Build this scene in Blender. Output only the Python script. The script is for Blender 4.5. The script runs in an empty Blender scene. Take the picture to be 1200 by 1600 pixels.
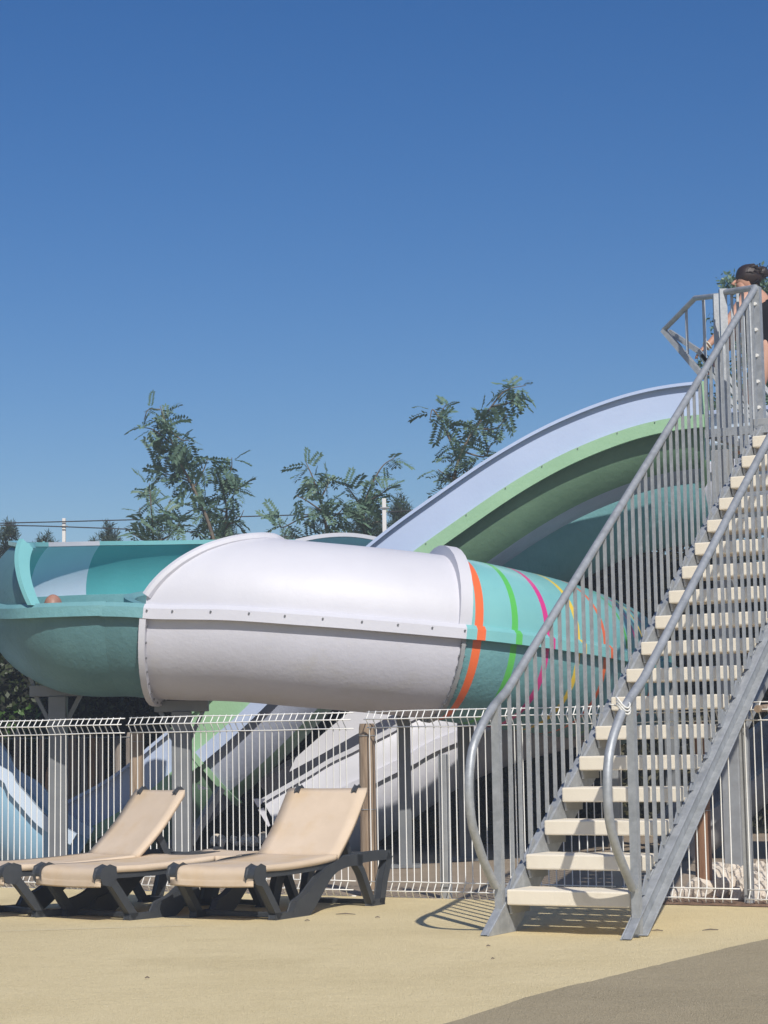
import bpy, math, random
from mathutils import Vector, Matrix, noise
random.seed(7)
R_=math.radians
scene=bpy.context.scene
COL=scene.collection
# ------------------------------------------------------------------ camera, sky, sun
EYE=.985; F=3236.0; PITCH=.11212; ROLL=-.01601
cam=bpy.data.cameras.new('camera'); cam.sensor_fit='VERTICAL'; cam.sensor_height=36; cam.sensor_width=27
cam.lens=F/1600*36; cam.clip_start=.1; cam.clip_end=3000
co=bpy.data.objects.new('camera',cam); COL.objects.link(co); scene.camera=co
co.matrix_world=Matrix.Translation((0,0,EYE))@Matrix.Rotation(math.pi/2+PITCH,4,'X')@Matrix.Rotation(ROLL,4,'Z')
SUN_EL=R_(42); SUN_AZ=R_(165)      # azimuth clockwise from +Y: the sun stands behind the camera, a little to its right
world=bpy.data.worlds.new('World'); scene.world=world; world.use_nodes=True
nt=world.node_tree; bg=nt.nodes['Background']
sky=nt.nodes.new('ShaderNodeTexSky'); sky.sky_type='NISHITA'; sky.sun_disc=False
sky.sun_elevation=SUN_EL; sky.sun_rotation=SUN_AZ; sky.air_density=1.0; sky.dust_density=.6; sky.ozone_density=3.0; sky.altitude=0
hs=nt.nodes.new('ShaderNodeHueSaturation'); hs.inputs['Hue'].default_value=.511; hs.inputs['Saturation'].default_value=1.36; hs.inputs['Value'].default_value=.87
nt.links.new(sky.outputs[0],hs.inputs['Color']); nt.links.new(hs.outputs[0],bg.inputs[0]); bg.inputs[1].default_value=.09
sl=bpy.data.lights.new('sun','SUN'); sl.energy=3.9; sl.angle=R_(.6); sl.color=(1,.95,.86)
so=bpy.data.objects.new('sun',sl); COL.objects.link(so)
sd=Vector((math.sin(SUN_AZ)*math.cos(SUN_EL),math.cos(SUN_AZ)*math.cos(SUN_EL),math.sin(SUN_EL)))
so.rotation_euler=sd.to_track_quat('Z','Y').to_euler()
scene.view_settings.view_transform='Standard'; scene.view_settings.look='None'
scene.view_settings.exposure=.12; scene.view_settings.gamma=1; scene.view_settings.use_curve_mapping=False

# ------------------------------------------------------------------ helpers
def ray(px,py):
    a=px-600; b=800-py
    A=a*math.cos(ROLL)-b*math.sin(ROLL); B=a*math.sin(ROLL)+b*math.cos(ROLL)
    v=B/F
    return Vector((A/F, math.cos(PITCH)-v*math.sin(PITCH), math.sin(PITCH)+v*math.cos(PITCH)))
def U(px,py,Y):            # photo direction at world distance Y
    d=ray(px,py); return Vector((0,0,EYE))+d*(Y/d.y)
def G(px,py,z=0):          # photo direction met with a level plane
    d=ray(px,py); return Vector((0,0,EYE))+d*((z-EYE)/d.z)
BE=.5167; SB,CB=math.sin(BE),math.cos(BE)
DA=Vector((SB,CB,0)); DR=Vector((CB,-SB,0))     # stair axis / across it
def plane_az(px,py,O,r):   # (a,z) on the vertical plane parallel to the stair axis at offset r
    d=ray(px,py); Op=O+DR*r
    n=DR; t=(Op.dot(n)-Vector((0,0,EYE)).dot(n))/d.dot(n)
    P=Vector((0,0,EYE))+d*t
    return ((P-Op).dot(DA),P.z)
def cr(pts,n=10):
    """Catmull-Rom resample; pts are tuples of floats"""
    P=[Vector(p) for p in pts]; P=[P[0]*2-P[1]]+P+[P[-1]*2-P[-2]]; out=[]
    for i in range(1,len(P)-2):
        for k in range(n):
            t=k/n; a,b,c,d=P[i-1],P[i],P[i+1],P[i+2]
            out.append(.5*((2*b)+(c-a)*t+(2*a-5*b+4*c-d)*t*t+(3*b-a-3*c+d)*t**3))
    out.append(P[-2].copy()); return out
def link(o,parent=None):
    COL.objects.link(o)
    if parent: o.parent=parent
    return o
def empty(name,label,cat,loc=(0,0,0),group=None,rz=0):
    o=bpy.data.objects.new(name,None); o.location=loc; o.rotation_euler=(0,0,rz); o.empty_display_size=.1
    COL.objects.link(o); o['label']=label; o['category']=cat
    if group: o['group']=group
    return o
def tag(o,label,cat,group=None):
    o['label']=label; o['category']=cat
    if group: o['group']=group
    return o
def rebase(root,base=None):
    b=Vector(base) if base is not None else root.location.copy()
    root.location=b
    for c in list(COL.objects):
        if c.parent==root: c.location=c.location-b
class MB:
    def __init__(s): s.v=[]; s.f=[]; s.m=[]
    def add(s,vs,fs,mi=0):
        k=len(s.v); s.v+= [tuple(v) for v in vs]; s.f+=[tuple(i+k for i in f) for f in fs]; s.m+=[mi]*len(fs)
    def box(s,c,sx,sy,sz,ax=None,mi=0):
        ax=ax or (Vector((1,0,0)),Vector((0,1,0)),Vector((0,0,1))); c=Vector(c)
        vs=[c+ax[0]*(i*sx/2)+ax[1]*(j*sy/2)+ax[2]*(k*sz/2) for i in(-1,1) for j in(-1,1) for k in(-1,1)]
        s.add(vs,[(0,1,3,2),(4,6,7,5),(0,4,5,1),(2,3,7,6),(0,2,6,4),(1,5,7,3)],mi)
    def bar(s,a,b,w,h,up=Vector((0,0,1)),mi=0):
        a=Vector(a); b=Vector(b); t=(b-a); L=t.length; t.normalize()
        x=t.cross(up)
        if x.length<1e-4: x=t.cross(Vector((1,0,0)))
        x.normalize(); y=x.cross(t)
        s.box((a+b)/2,w,L,h,(x,t,y),mi)
    def tube(s,pts,r,n=8,caps=True,mi=0,flat=1,closed=False):
        pts=[Vector(p) for p in pts]; N=len(pts); rr=r if isinstance(r,(list,tuple)) else [r]*N
        k=len(s.v); ref=None
        for i,p in enumerate(pts):
            if closed: t=pts[(i+1)%N]-pts[i-1]
            else: t=pts[min(i+1,N-1)]-pts[max(i-1,0)]
            t.normalize()
            if ref is None:
                ref=t.cross(Vector((0,0,1)))
                if ref.length<.1: ref=t.cross(Vector((0,1,0)))
                ref.normalize()
            ref=(ref-t*ref.dot(t)).normalized(); o=t.cross(ref)
            for j in range(n):
                an=2*math.pi*(j+.5)/n; s.v.append(tuple(p+ref*(math.cos(an)*rr[i])+o*(math.sin(an)*rr[i]*flat)))
        M=N if closed else N-1
        for i in range(M):
            for j in range(n):
                a=k+i*n+j; b=k+i*n+(j+1)%n; c=k+((i+1)%N)*n+(j+1)%n; d=k+((i+1)%N)*n+j
                s.f.append((a,b,c,d)); s.m.append(mi)
        if caps and not closed:
            s.f.append(tuple(k+j for j in reversed(range(n)))); s.m.append(mi)
            s.f.append(tuple(k+(N-1)*n+j for j in range(n))); s.m.append(mi)
    def mesh(s,name,mats,smooth=False):
        me=bpy.data.meshes.new(name); me.from_pydata(s.v,[],s.f)
        for m in (mats if isinstance(mats,(list,tuple)) else [mats]): me.materials.append(m)
        if any(s.m): me.polygons.foreach_set('material_index',s.m)
        if smooth: me.polygons.foreach_set('use_smooth',[True]*len(s.f))
        me.update(); return me
    def build(s,name,mats,parent=None,smooth=False,bevel=0,loc=None):
        o=bpy.data.objects.new(name,s.mesh(name,mats,smooth)); link(o,parent)
        if loc is not None: o.location=loc
        if bevel:
            b=o.modifiers.new('bevel','BEVEL'); b.width=bevel; b.segments=2; b.limit_method='ANGLE'; b.angle_limit=R_(40)
        return o
def inst(name,me,parent,loc=(0,0,0),rot=(0,0,0),sc=(1,1,1)):
    o=bpy.data.objects.new(name,me); link(o,parent); o.location=loc; o.rotation_euler=rot; o.scale=sc; return o
def auto_smooth(o,ang=35):
    o.data.polygons.foreach_set('use_smooth',[True]*len(o.data.polygons))
    try: o.data.set_sharp_from_angle(angle=R_(ang))
    except Exception: pass
    return o
# ------------------------------------------------------------------ materials
def mat(name,col,rough=.6,metal=0,col2=None,nscale=8,bump=0,bscale=60,spec=.5,coat=0,stretch=None,detail=6,contrast=(.35,.65),sub=0,trans=0,bdist=.01,col3=None,n3=1.2,c3=(.5,.7),coord='Object'):
    m=bpy.data.materials.new(name); m.use_nodes=True; t=m.node_tree; b=t.nodes['Principled BSDF']
    b.inputs['Roughness'].default_value=rough; b.inputs['Metallic'].default_value=metal
    b.inputs['Specular IOR Level'].default_value=spec
    if coat: b.inputs['Coat Weight'].default_value=coat; b.inputs['Coat Roughness'].default_value=.12
    b.inputs['Base Color'].default_value=(*col,1)
    tc=t.nodes.new('ShaderNodeTexCoord'); src=tc.outputs[coord]
    if stretch:
        mp=t.nodes.new('ShaderNodeMapping'); mp.inputs['Scale'].default_value=stretch; t.links.new(src,mp.inputs[0]); src=mp.outputs[0]
    def nz(scale,det=6):
        n=t.nodes.new('ShaderNodeTexNoise'); n.inputs['Scale'].default_value=scale; n.inputs['Detail'].default_value=det; n.inputs['Roughness'].default_value=.62
        t.links.new(src,n.inputs['Vector']); return n.outputs['Fac']
    def mixc(fac,lo,hi,c1,c2):
        mr=t.nodes.new('ShaderNodeMapRange'); mr.inputs['From Min'].default_value=lo; mr.inputs['From Max'].default_value=hi; t.links.new(fac,mr.inputs['Value'])
        mx=t.nodes.new('ShaderNodeMix'); mx.data_type='RGBA'; t.links.new(mr.outputs[0],mx.inputs['Factor'])
        for k,c in ((6,c1),(7,c2)):
            if isinstance(c,tuple): mx.inputs[k].default_value=(*c,1)
            else: t.links.new(c,mx.inputs[k])
        return mx.outputs[2]
    out=None
    if col2: out=mixc(nz(nscale,detail),contrast[0],contrast[1],col,col2)
    if col3: out=mixc(nz(n3,4),c3[0],c3[1],out if out else col,col3)
    if out: t.links.new(out,b.inputs['Base Color'])
    if bump:
        bp=t.nodes.new('ShaderNodeBump'); bp.inputs['Strength'].default_value=bump; bp.inputs['Distance'].default_value=bdist
        t.links.new(nz(bscale,5),bp.inputs['Height']); t.links.new(bp.outputs[0],b.inputs['Normal'])
    return m
M={}
M['galv']=mat('galvanised steel',(.33,.35,.37),.5,.4,(.46,.48,.505),22,.1,50,contrast=(.3,.7),col3=(.27,.285,.30),n3=6,c3=(.52,.75))
M['galv_dull']=mat('dull galvanised steel',(.27,.275,.28),.7,.05,(.36,.375,.39),9,contrast=(.3,.7))
M['dark_steel']=mat('grey painted steel',(.16,.17,.185),.55,.2,(.2,.21,.22),5)
M['white_wire']=mat('white coated wire',(.85,.84,.81),.45)
M['tread']=mat('cream composite tread',(.80,.73,.605),.7,0,(.74,.67,.55),7,.15,90,contrast=(.4,.8),col3=(.5,.43,.32),n3=3,c3=(.62,.85))
M['white_gel']=mat('white gelcoat',(.61,.61,.665),.5,0,(.57,.57,.625),1.6,.22,26,coat=.0,bdist=.006,col3=(.62,.62,.64),n3=3,c3=(.6,.9))
M['white_back']=mat('white fibreglass back',(.60,.60,.67),.5,0,(.57,.57,.635),4,.22,26,bdist=.012,col3=(.55,.53,.5),n3=2,c3=(.55,.85))
M['teal_gel']=mat('teal gelcoat',(.105,.42,.45),.25,0,(.095,.39,.42),2,.2,26,coat=.25,bdist=.006)
M['teal_tube']=mat('pale teal gelcoat',(.22,.52,.53),.28,0,(.19,.47,.49),2,.2,26,coat=.2,bdist=.006)
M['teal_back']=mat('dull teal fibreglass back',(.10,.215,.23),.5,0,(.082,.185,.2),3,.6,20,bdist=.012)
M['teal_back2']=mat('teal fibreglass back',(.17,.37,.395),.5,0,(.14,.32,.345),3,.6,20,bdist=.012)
M['pale_gel']=mat('pale ice blue gelcoat',(.56,.67,.80),.25,0,(.53,.63,.77),2,.1,26,coat=.2)
M['sky_gel']=mat('light blue gelcoat',(.30,.50,.66),.3,0,(.26,.45,.61),2,.1,26)
M['lav']=mat('lavender blue gelcoat',(.43,.51,.70),.35,0,(.40,.48,.67),1.5,.15,20,coat=.15)
M['green']=mat('soft green gelcoat',(.29,.475,.30),.38,0,(.26,.44,.27),2,.3,22,bdist=.01)
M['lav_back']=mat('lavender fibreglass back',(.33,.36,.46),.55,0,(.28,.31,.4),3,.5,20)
M['green_back_shaded']=mat('shade-darkened green fibreglass back',(.12,.205,.135),.5,0,(.095,.17,.11),3,.5,18,bdist=.012)  # green darkened so the shade under the tub is in the colour
for k,c in dict(orange=(.82,.16,.05),leaf=(.11,.50,.10),pink=(.64,.05,.26),yellow=(.83,.60,.06)).items(): M['st_'+k]=mat(k+' paint stripe',c,.3,0,coat=.2)
M['plastic']=mat('dark grey resin',(.035,.040,.048),.5,0,(.05,.056,.065),14,.15,120,contrast=(.3,.8))
M['fabric']=mat('beige sling fabric',(.61,.485,.36),.85,0,(.67,.54,.41),5,.35,500,bdist=.003,col3=(.58,.40,.20),n3=2.2,c3=(.5,.78))
M['wood']=mat('weathered timber',(.24,.17,.115),.85,0,(.38,.29,.21),6,.5,14,stretch=(6,6,.6))
M['wood_brown']=mat('brown timber',(.20,.10,.055),.8,0,(.27,.15,.09),6,.4,14,stretch=(6,6,.6))
M['picket1']=mat('pale split chestnut',(.52,.38,.27),.9,0,(.32,.22,.16),5,.5,12,stretch=(8,8,.7))
M['picket2']=mat('orange split chestnut',(.60,.33,.17),.9,0,(.38,.21,.12),5,.5,12,stretch=(8,8,.7))
M['picket3']=mat('grey split chestnut',(.38,.33,.29),.9,0,(.24,.2,.17),5,.5,12,stretch=(8,8,.7))
M['rock']=mat('pale limestone',(.76,.68,.59),.9,0,(.60,.52,.43),5,.6,12)
M['white_back_shaded']=mat('shade-greyed white fibreglass back',(.30,.29,.29),.6,0,(.24,.235,.235),4,.4,20)  # white flume shell greyed, the shade behind the stair put into its colour
M['bolt']=mat('bolt steel',(.25,.25,.26),.4,.8)
M['tie']=mat('white strap',(.75,.74,.70),.5)
M['skin']=mat('skin',(.50,.27,.19),.55,0,(.55,.31,.22),6)
M['scalp']=mat('sunburnt scalp',(.42,.21,.15),.5,0,(.30,.17,.13),10)
M['hair']=mat('dark hair',(.02,.012,.012),.5,0,(.035,.02,.018),30,.4,60,stretch=(1,1,.3))
M['suit']=mat('black swimsuit',(.006,.007,.012),.75,spec=.15)
M['bracelet']=mat('pale bracelet',(.6,.6,.5),.4)
M['soil']=mat('reddish soil edge',(.14,.085,.055),.95,0,(.22,.14,.095),20,.8,40)
M['bark']=mat('bark',(.19,.155,.12),.9,0,(.12,.095,.075),10,.6,20)
M['pole']=mat('white post',(.72,.70,.68),.6)
M['cable']=mat('black cable',(.03,.03,.035),.6)
M['rope']=mat('black mat',(.03,.03,.03),.9)
def leafmat(name,c1,c2,rough=.5):
    m=bpy.data.materials.new(name); m.use_nodes=True; t=m.node_tree; b=t.nodes['Principled BSDF']
    oi=t.nodes.new('ShaderNodeNewGeometry'); mx=t.nodes.new('ShaderNodeMix'); mx.data_type='RGBA'
    t.links.new(oi.outputs['Random Per Island'],mx.inputs['Factor']); mx.inputs[6].default_value=(*c1,1); mx.inputs[7].default_value=(*c2,1)
    t.links.new(mx.outputs[2],b.inputs['Base Color']); b.inputs['Roughness'].default_value=rough
    tr=t.nodes.new('ShaderNodeBsdfTranslucent'); t.links.new(mx.outputs[2],tr.inputs[0])
    ms=t.nodes.new('ShaderNodeMixShader'); ms.inputs[0].default_value=.25
    t.links.new(b.outputs[0],ms.inputs[1]); t.links.new(tr.outputs[0],ms.inputs[2]); t.links.new(ms.outputs[0],t.nodes['Material Output'].inputs[0])
    return m
M['leaf_acacia']=leafmat('acacia leaves',(.10,.18,.125),(.19,.29,.20))
M['leaf_hedge']=leafmat('hedge leaves',(.02,.035,.015),(.065,.085,.035))
M['leaf_fresh']=leafmat('fresh leaves',(.05,.11,.02),(.08,.17,.035))
M['leaf_olive']=leafmat('olive hedge leaves',(.045,.05,.025),(.11,.10,.05))
M['needle']=leafmat('pine needles',(.035,.06,.04),(.065,.10,.06))
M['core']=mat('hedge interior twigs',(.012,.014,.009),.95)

# ground surface
def ground_mat(name,c1,c2,c3,speck):
    m=bpy.data.materials.new(name); m.use_nodes=True; t=m.node_tree; b=t.nodes['Principled BSDF']; b.inputs['Roughness'].default_value=.92; b.inputs['Specular IOR Level'].default_value=.2
    tc=t.nodes.new('ShaderNodeTexCoord')
    def nz(s,d=5,r=.6):
        n=t.nodes.new('ShaderNodeTexNoise'); n.inputs['Scale'].default_value=s; n.inputs['Detail'].default_value=d; n.inputs['Roughness'].default_value=r
        t.links.new(tc.outputs['Object'],n.inputs['Vector']); return n.outputs['Fac']
    def mr(x,a,bb,lo=0,hi=1):
        n=t.nodes.new('ShaderNodeMapRange'); n.inputs[1].default_value=a; n.inputs[2].default_value=bb; n.inputs[3].default_value=lo; n.inputs[4].default_value=hi; t.links.new(x,n.inputs[0]); return n.outputs[0]
    def mix(f,a,bb):
        n=t.nodes.new('ShaderNodeMix'); n.data_type='RGBA'; t.links.new(f,n.inputs[0])
        for k,c in ((6,a),(7,bb)):
            if isinstance(c,tuple): n.inputs[k].default_value=(*c,1)
            else: t.links.new(c,n.inputs[k])
        return n.outputs[2]
    c=mix(mr(nz(1.3,5),.38,.62),c1,c2)
    c=mix(mr(nz(.7,6,.7),.52,.72),c,c3)
    g=nz(260,3,.7); c=mix(mr(g,.40,.62,0,.6),tuple(x*.72 for x in c1),c) if False else c
    v=t.nodes.new('ShaderNodeTexVoronoi'); v.inputs['Scale'].default_value=150; t.links.new(tc.outputs['Object'],v.inputs['Vector'])
    hsv=t.nodes.new('ShaderNodeSeparateColor'); t.links.new(v.outputs['Color'],hsv.inputs[0])
    c=mix(mr(hsv.outputs[0],0,1,0,.55),c,speck)
    v2=t.nodes.new('ShaderNodeTexVoronoi'); v2.inputs['Scale'].default_value=14; t.links.new(tc.outputs['Object'],v2.inputs['Vector'])
    c=mix(mr(v2.outputs['Distance'],.04,.07,.85,0),c,tuple(x*.45 for x in c1))
    t.links.new(c,b.inputs['Base Color'])
    bp=t.nodes.new('ShaderNodeBump'); bp.inputs['Strength'].default_value=.7; bp.inputs['Distance'].default_value=.006
    t.links.new(mr(v.outputs['Distance'],0,.7),bp.inputs['Height'])
    bp2=t.nodes.new('ShaderNodeBump'); bp2.inputs['Strength'].default_value=.5; bp2.inputs['Distance'].default_value=.02
    t.links.new(nz(9,6,.7),bp2.inputs['Height']); t.links.new(bp.outputs[0],bp2.inputs['Normal'])
    t.links.new(bp2.outputs[0],b.inputs['Normal']); return m
M['sand']=ground_mat('tan bonded gravel',(.67,.545,.30),(.74,.61,.35),(.59,.475,.255),(.80,.68,.43))
M['olive']=ground_mat('dark bonded gravel',(.345,.285,.18),(.385,.32,.205),(.30,.25,.16),(.50,.42,.28))
M['gravel']=ground_mat('grey brown gravel',(.30,.235,.17),(.36,.285,.21),(.24,.19,.14),(.42,.35,.28))
M['joint']=mat('pale joint filler',(.66,.60,.45),.9)
M['field']=mat('dry grass field',(.16,.15,.07),.95,0,(.24,.2,.11),.3)

# ------------------------------------------------------------------ ground
def sheet(name,pts,z,m,label=None):
    mb=MB(); mb.add([(p[0],p[1],z) for p in pts],[tuple(range(len(pts)))]); o=mb.build(name,m); o['kind']='structure'; return o
sheet('field',[(-110,-30),(110,-30),(110,140),(-110,140)],-.008,M['field'])
sheet('terrace',[(-30,-10),(30,-10),(30,24),(-30,24)],-.004,M['gravel'])
FO=Vector((.084,13.65,0))          # a point of the fence line at the timber post side
def fp(t): return FO+DR*t
sheet('paving',[(-30,-10),(30,-10),tuple((fp(30)+DA*.02)[:2]),tuple((fp(-30)+DA*.02)[:2])],0,M['sand'])
edge=[(600,1632),(700,1600),(780,1574),(850,1552),(950,1528),(1060,1501),(1200,1468),(1400,1425)]
ep=cr([tuple(G(*p)) for p in edge],12)
for i,p in enumerate(ep): p.y+=.018*noise.noise(Vector((p.x*9,0,4)))+.012*noise.noise(Vector((p.x*30,2,4)))
sheet('dark_path',[(p.x,p.y) for p in ep]+[(14,9.0),(14,3),(-2,3),(ep[0].x-1.2,3.2)],.004,M['olive'])

LIP=.10
j0_,j1_=G(-60,1458),G(300,1447)
sheet('paving_joint',[(j0_.x,j0_.y),(j1_.x,j1_.y),(j1_.x,j1_.y+.012),(j0_.x,j0_.y+.012)],.004,M['joint'])
# thin summer haze
mb=MB(); mb.box((0,55,3.2),236,190,8.6); hz=mb.build('haze',[]); hz['kind']='stuff'
hm=bpy.data.materials.new('haze'); hm.use_nodes=True; hn=hm.node_tree; hn.nodes.remove(hn.nodes['Principled BSDF'])
pv=hn.nodes.new('ShaderNodeVolumePrincipled'); pv.inputs['Color'].default_value=(.80,.88,1,1); pv.inputs['Density'].default_value=.0032
hn.links.new(pv.outputs[0],hn.nodes['Material Output'].inputs['Volume']); hz.data.materials.append(hm)
# ------------------------------------------------------------------ generic sweep
def frames(path,bank=None):
    fr=[]
    for i,p in enumerate(path):
        t=(path[min(i+1,len(path)-1)]-path[max(i-1,0)]).normalized()
        s=t.cross(Vector((0,0,1))).normalized(); u=s.cross(t)
        if bank:
            q=Matrix.Rotation(bank(i/(len(path)-1)),3,t); s=q@s; u=q@u
        fr.append((p,t,s,u))
    return fr
def sweep(fr,prof,i0,i1,name,m,parent,smooth=30,closed=True,stretch0=0,stretch1=0,skew=None):
    """closed profile [(s,u)] (or function of index) swept between frame indices"""
    mb=MB(); N=None; idx=list(range(i0,i1+1))
    for k in idx:
        p,t,s,u=fr[k]; pr=prof(k) if callable(prof) else prof; N=len(pr)
        off=Vector((0,0,0))
        if k==i0: off=-t*stretch0
        if k==i1: off=t*stretch1
        sk=skew(k) if skew else 0
        mb.v+=[tuple(p+off+s*a+u*b-t*(sk*max(0,b-LIP))) for a,b in pr]
    for q in range(len(idx)-1):
        for j in range(N):
            mb.f.append((q*N+j,q*N+(j+1)%N,(q+1)*N+(j+1)%N,(q+1)*N+j)); mb.m.append(0)
    mb.f.append(tuple(reversed(range(N)))); mb.m.append(0)
    mb.f.append(tuple((len(idx)-1)*N+j for j in range(N))); mb.m.append(0)
    o=mb.build(name,m,parent); return auto_smooth(o,smooth)
def arc(r,a0,a1,n=14,c=(0,0)):
    return [(c[0]+r*math.cos(R_(a0+(a1-a0)*k/n)),c[1]+r*math.sin(R_(a0+(a1-a0)*k/n))) for k in range(n+1)]
def shell(r,a0,a1,th=.018,n=16,c=(0,0)):
    return arc(r,a0,a1,n,c)+arc(r-th,a1,a0,n,c)
def bolts(fr,idx,fn,parent,r=.012):
    mb=MB()
    for k in idx:
        p,t,s,u=fr[k]
        for (a,b,na,nb) in fn(k):
            c=p+s*a+u*b; n=(s*na+u*nb)
            if n.length<1e-6: n=t
            n=n.normalized(); mb.tube([c-n*.004,c+n*.014],r,6)
    o=mb.build('bolt_row',M['bolt'],parent); o['kind']='stuff'; return o
def near(path,x=None,y=None,z=None,cond=None):
    best=0;bd=1e9
    for i,p in enumerate(path):
        if cond and not cond(p): continue
        d=0
        if x is not None: d+=(p.x-x)**2
        if y is not None: d+=(p.y-y)**2
        if d<bd: bd=d; best=i
    return best

# ------------------------------------------------------------------ flume A: teal start > U turn > white tube > striped tube
RA=.60
# the tube's path is set out from its near flange: points (photo x, y, distance)
front=[(60,963,16.02),(150,963,15.80),(232,967,15.72),(350,969,15.62),(470,977,15.60),(600,987,15.66),(715,997,15.78),(800,1006,15.98),(870,1015,16.28),(935,1025,16.72),(990,1036,17.35),(1035,1048,18.3),(1060,1058,19.4),(1062,1066,20.5)]
PF=[U(*q) for q in front]; A_front=[]
for i,p in enumerate(PF):
    t=(PF[min(i+1,len(PF)-1)]-PF[max(i-1,0)]); t.z=0; t.normalize()
    c=p+Vector((-t.y,t.x,0))*(RA+.055); A_front.append((c.x,c.y,p.z))
A_ctrl=[(4.9,18.9,3.70),(4.5,19.9,3.66),(3.5,20.6,3.58),(2.4,20.9,3.44),(1.3,20.9,2.95),(.3,20.75,2.54),(-.6,20.45,2.46),(-1.5,20.0,2.42),(-2.3,19.45,2.36),(-2.80,18.6,2.26),(-2.82,17.8,2.18)]+A_front
NA=14
A=cr(A_ctrl,NA); FA=frames(A)
def ia(k,f=0): return k*NA+int(f*NA)
# the outer side of the turn is s>0 or s<0 ? travelling right->left at the back, turning towards the viewer: outer side is on the right-hand = s
slideA=empty('tube_slide','teal and white flume bending into a tube painted with orange, green, pink and yellow rings','water slide',(0,17,0))
def pA(name,*a,**k):
    return name
def fcross(px):      # path index whose near flange stands at this photo column
    best=0;bd=1e9
    for i in range(ia(10),len(A)):
        p,t,s_,u=FA[i]; sg=1 if s_.y<0 else -1
        q=p+s_*sg*(RA+.055); d=abs(600+F*q.x/q.y-px)
        if d<bd: bd=d;best=i
        elif d>bd+60: break
    return best
def xcross(px,front=True,lo=0,hi=len(A)-1):
    best=lo;bd=1e9
    for i in range(lo,hi+1):
        q=A[i]; x=600+F*q.x/q.y
        d=abs(x-px)
        if d<bd: bd=d;best=i
    return best
iL=ia(9)
def ocross(px,lo,hi):      # path index whose outer wall stands at this photo column
    best=lo;bd=1e9
    for i in range(lo,hi+1):
        p,t,s_,u=FA[i]; q=p+s_*(RA*.85)*(1 if s_.y>0 else -1); d=abs(600+F*q.x/q.y-px)
        if d<bd: bd=d;best=i
    return best
i_w0=fcross(220); i_w1=fcross(724)
i_end=len(A)-1
i_p0=ocross(52,ia(6),iL)        # pale section limits on the back leg
i_p1=ocross(136,ia(5),iL)
i_h0=ocross(450,ia(4),ia(9)); i_h1=ocross(592,ia(3),ia(8))
i_turn_end=fcross(40)
i_wh=xcross(1128,lo=0,hi=ia(4))
tr=shell(RA,180,360,n=22)
lipR=[(RA-.03,0),(RA+.066,0),(RA+.064,LIP*.8),(RA+.03,LIP+.012),(RA-.03,LIP+.008)]
lipL=[(-a,b) for a,b in reversed(lipR)]
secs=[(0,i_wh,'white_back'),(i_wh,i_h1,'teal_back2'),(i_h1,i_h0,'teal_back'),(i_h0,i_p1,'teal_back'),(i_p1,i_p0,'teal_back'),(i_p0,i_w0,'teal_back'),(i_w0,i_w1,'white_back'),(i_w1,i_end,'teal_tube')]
def mixtrough(fr,i0,i1,mo,mi_,name='trough',r=RA):
    o=sweep(fr,shell(r,180,360,n=22),i0,i1,name,M[mo],slideA)
    return o
inner={'teal_back':'teal_gel','teal_back2':'teal_gel','white_back':'white_gel','teal_tube':'teal_tube'}
def two_tone(o,N,outer_n,m_in):
    # faces of the inner arc get the glossy inside colour
    o.data.materials.append(M[m_in])
    for f in o.data.polygons:
        if f.index < len(o.data.polygons)-2:
            j=f.index%N
            if j>outer_n and j<N-1: f.material_index=1
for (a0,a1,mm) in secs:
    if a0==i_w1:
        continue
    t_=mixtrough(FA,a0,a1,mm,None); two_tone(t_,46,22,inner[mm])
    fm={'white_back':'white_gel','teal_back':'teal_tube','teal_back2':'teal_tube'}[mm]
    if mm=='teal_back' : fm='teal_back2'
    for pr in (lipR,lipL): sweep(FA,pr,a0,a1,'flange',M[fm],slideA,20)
# raised outer wall (outer side of the bend)
side=+1 if (FA[iL][2].x<0) else -1
def mir(pr): return pr if side>0 else [(-a,b) for a,b in reversed(pr)]
WH=52
def wallprof(a1,r=RA,c=(0,LIP)): return mir(shell(r,0,a1,.018,10,c))
def walllip(a1,r=RA,c=(0,LIP)):
    x=r*math.cos(R_(a1)); z=r*math.sin(R_(a1))+c[1]
    return mir([(x-.02,z-.01),(x+.05,z-.01),(x+.055,z+.025),(x-.02,z+.03)])
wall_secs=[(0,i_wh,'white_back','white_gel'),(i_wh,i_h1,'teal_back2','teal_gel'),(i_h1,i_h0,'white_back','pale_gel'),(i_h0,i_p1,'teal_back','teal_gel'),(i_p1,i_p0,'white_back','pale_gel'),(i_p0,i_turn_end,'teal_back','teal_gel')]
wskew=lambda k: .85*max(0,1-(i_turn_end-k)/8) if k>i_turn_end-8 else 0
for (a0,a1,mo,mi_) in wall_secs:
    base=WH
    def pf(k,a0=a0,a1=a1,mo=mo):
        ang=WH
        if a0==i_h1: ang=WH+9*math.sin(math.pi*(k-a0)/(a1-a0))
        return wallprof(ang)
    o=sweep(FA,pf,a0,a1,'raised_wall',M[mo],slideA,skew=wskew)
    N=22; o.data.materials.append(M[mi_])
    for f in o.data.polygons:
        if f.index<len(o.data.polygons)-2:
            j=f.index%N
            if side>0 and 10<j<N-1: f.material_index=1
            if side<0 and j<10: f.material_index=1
    def lf(k,a0=a0,a1=a1):
        ang=WH
        if a0==i_h1: ang=WH+9*math.sin(math.pi*(k-a0)/(a1-a0))
        return walllip(ang)
    sweep(FA,lf,a0,a1,'wall_lip',M['white_gel' if mi_ in('pale_gel','white_gel') else 'teal_tube'],slideA,20,skew=wskew)
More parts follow.
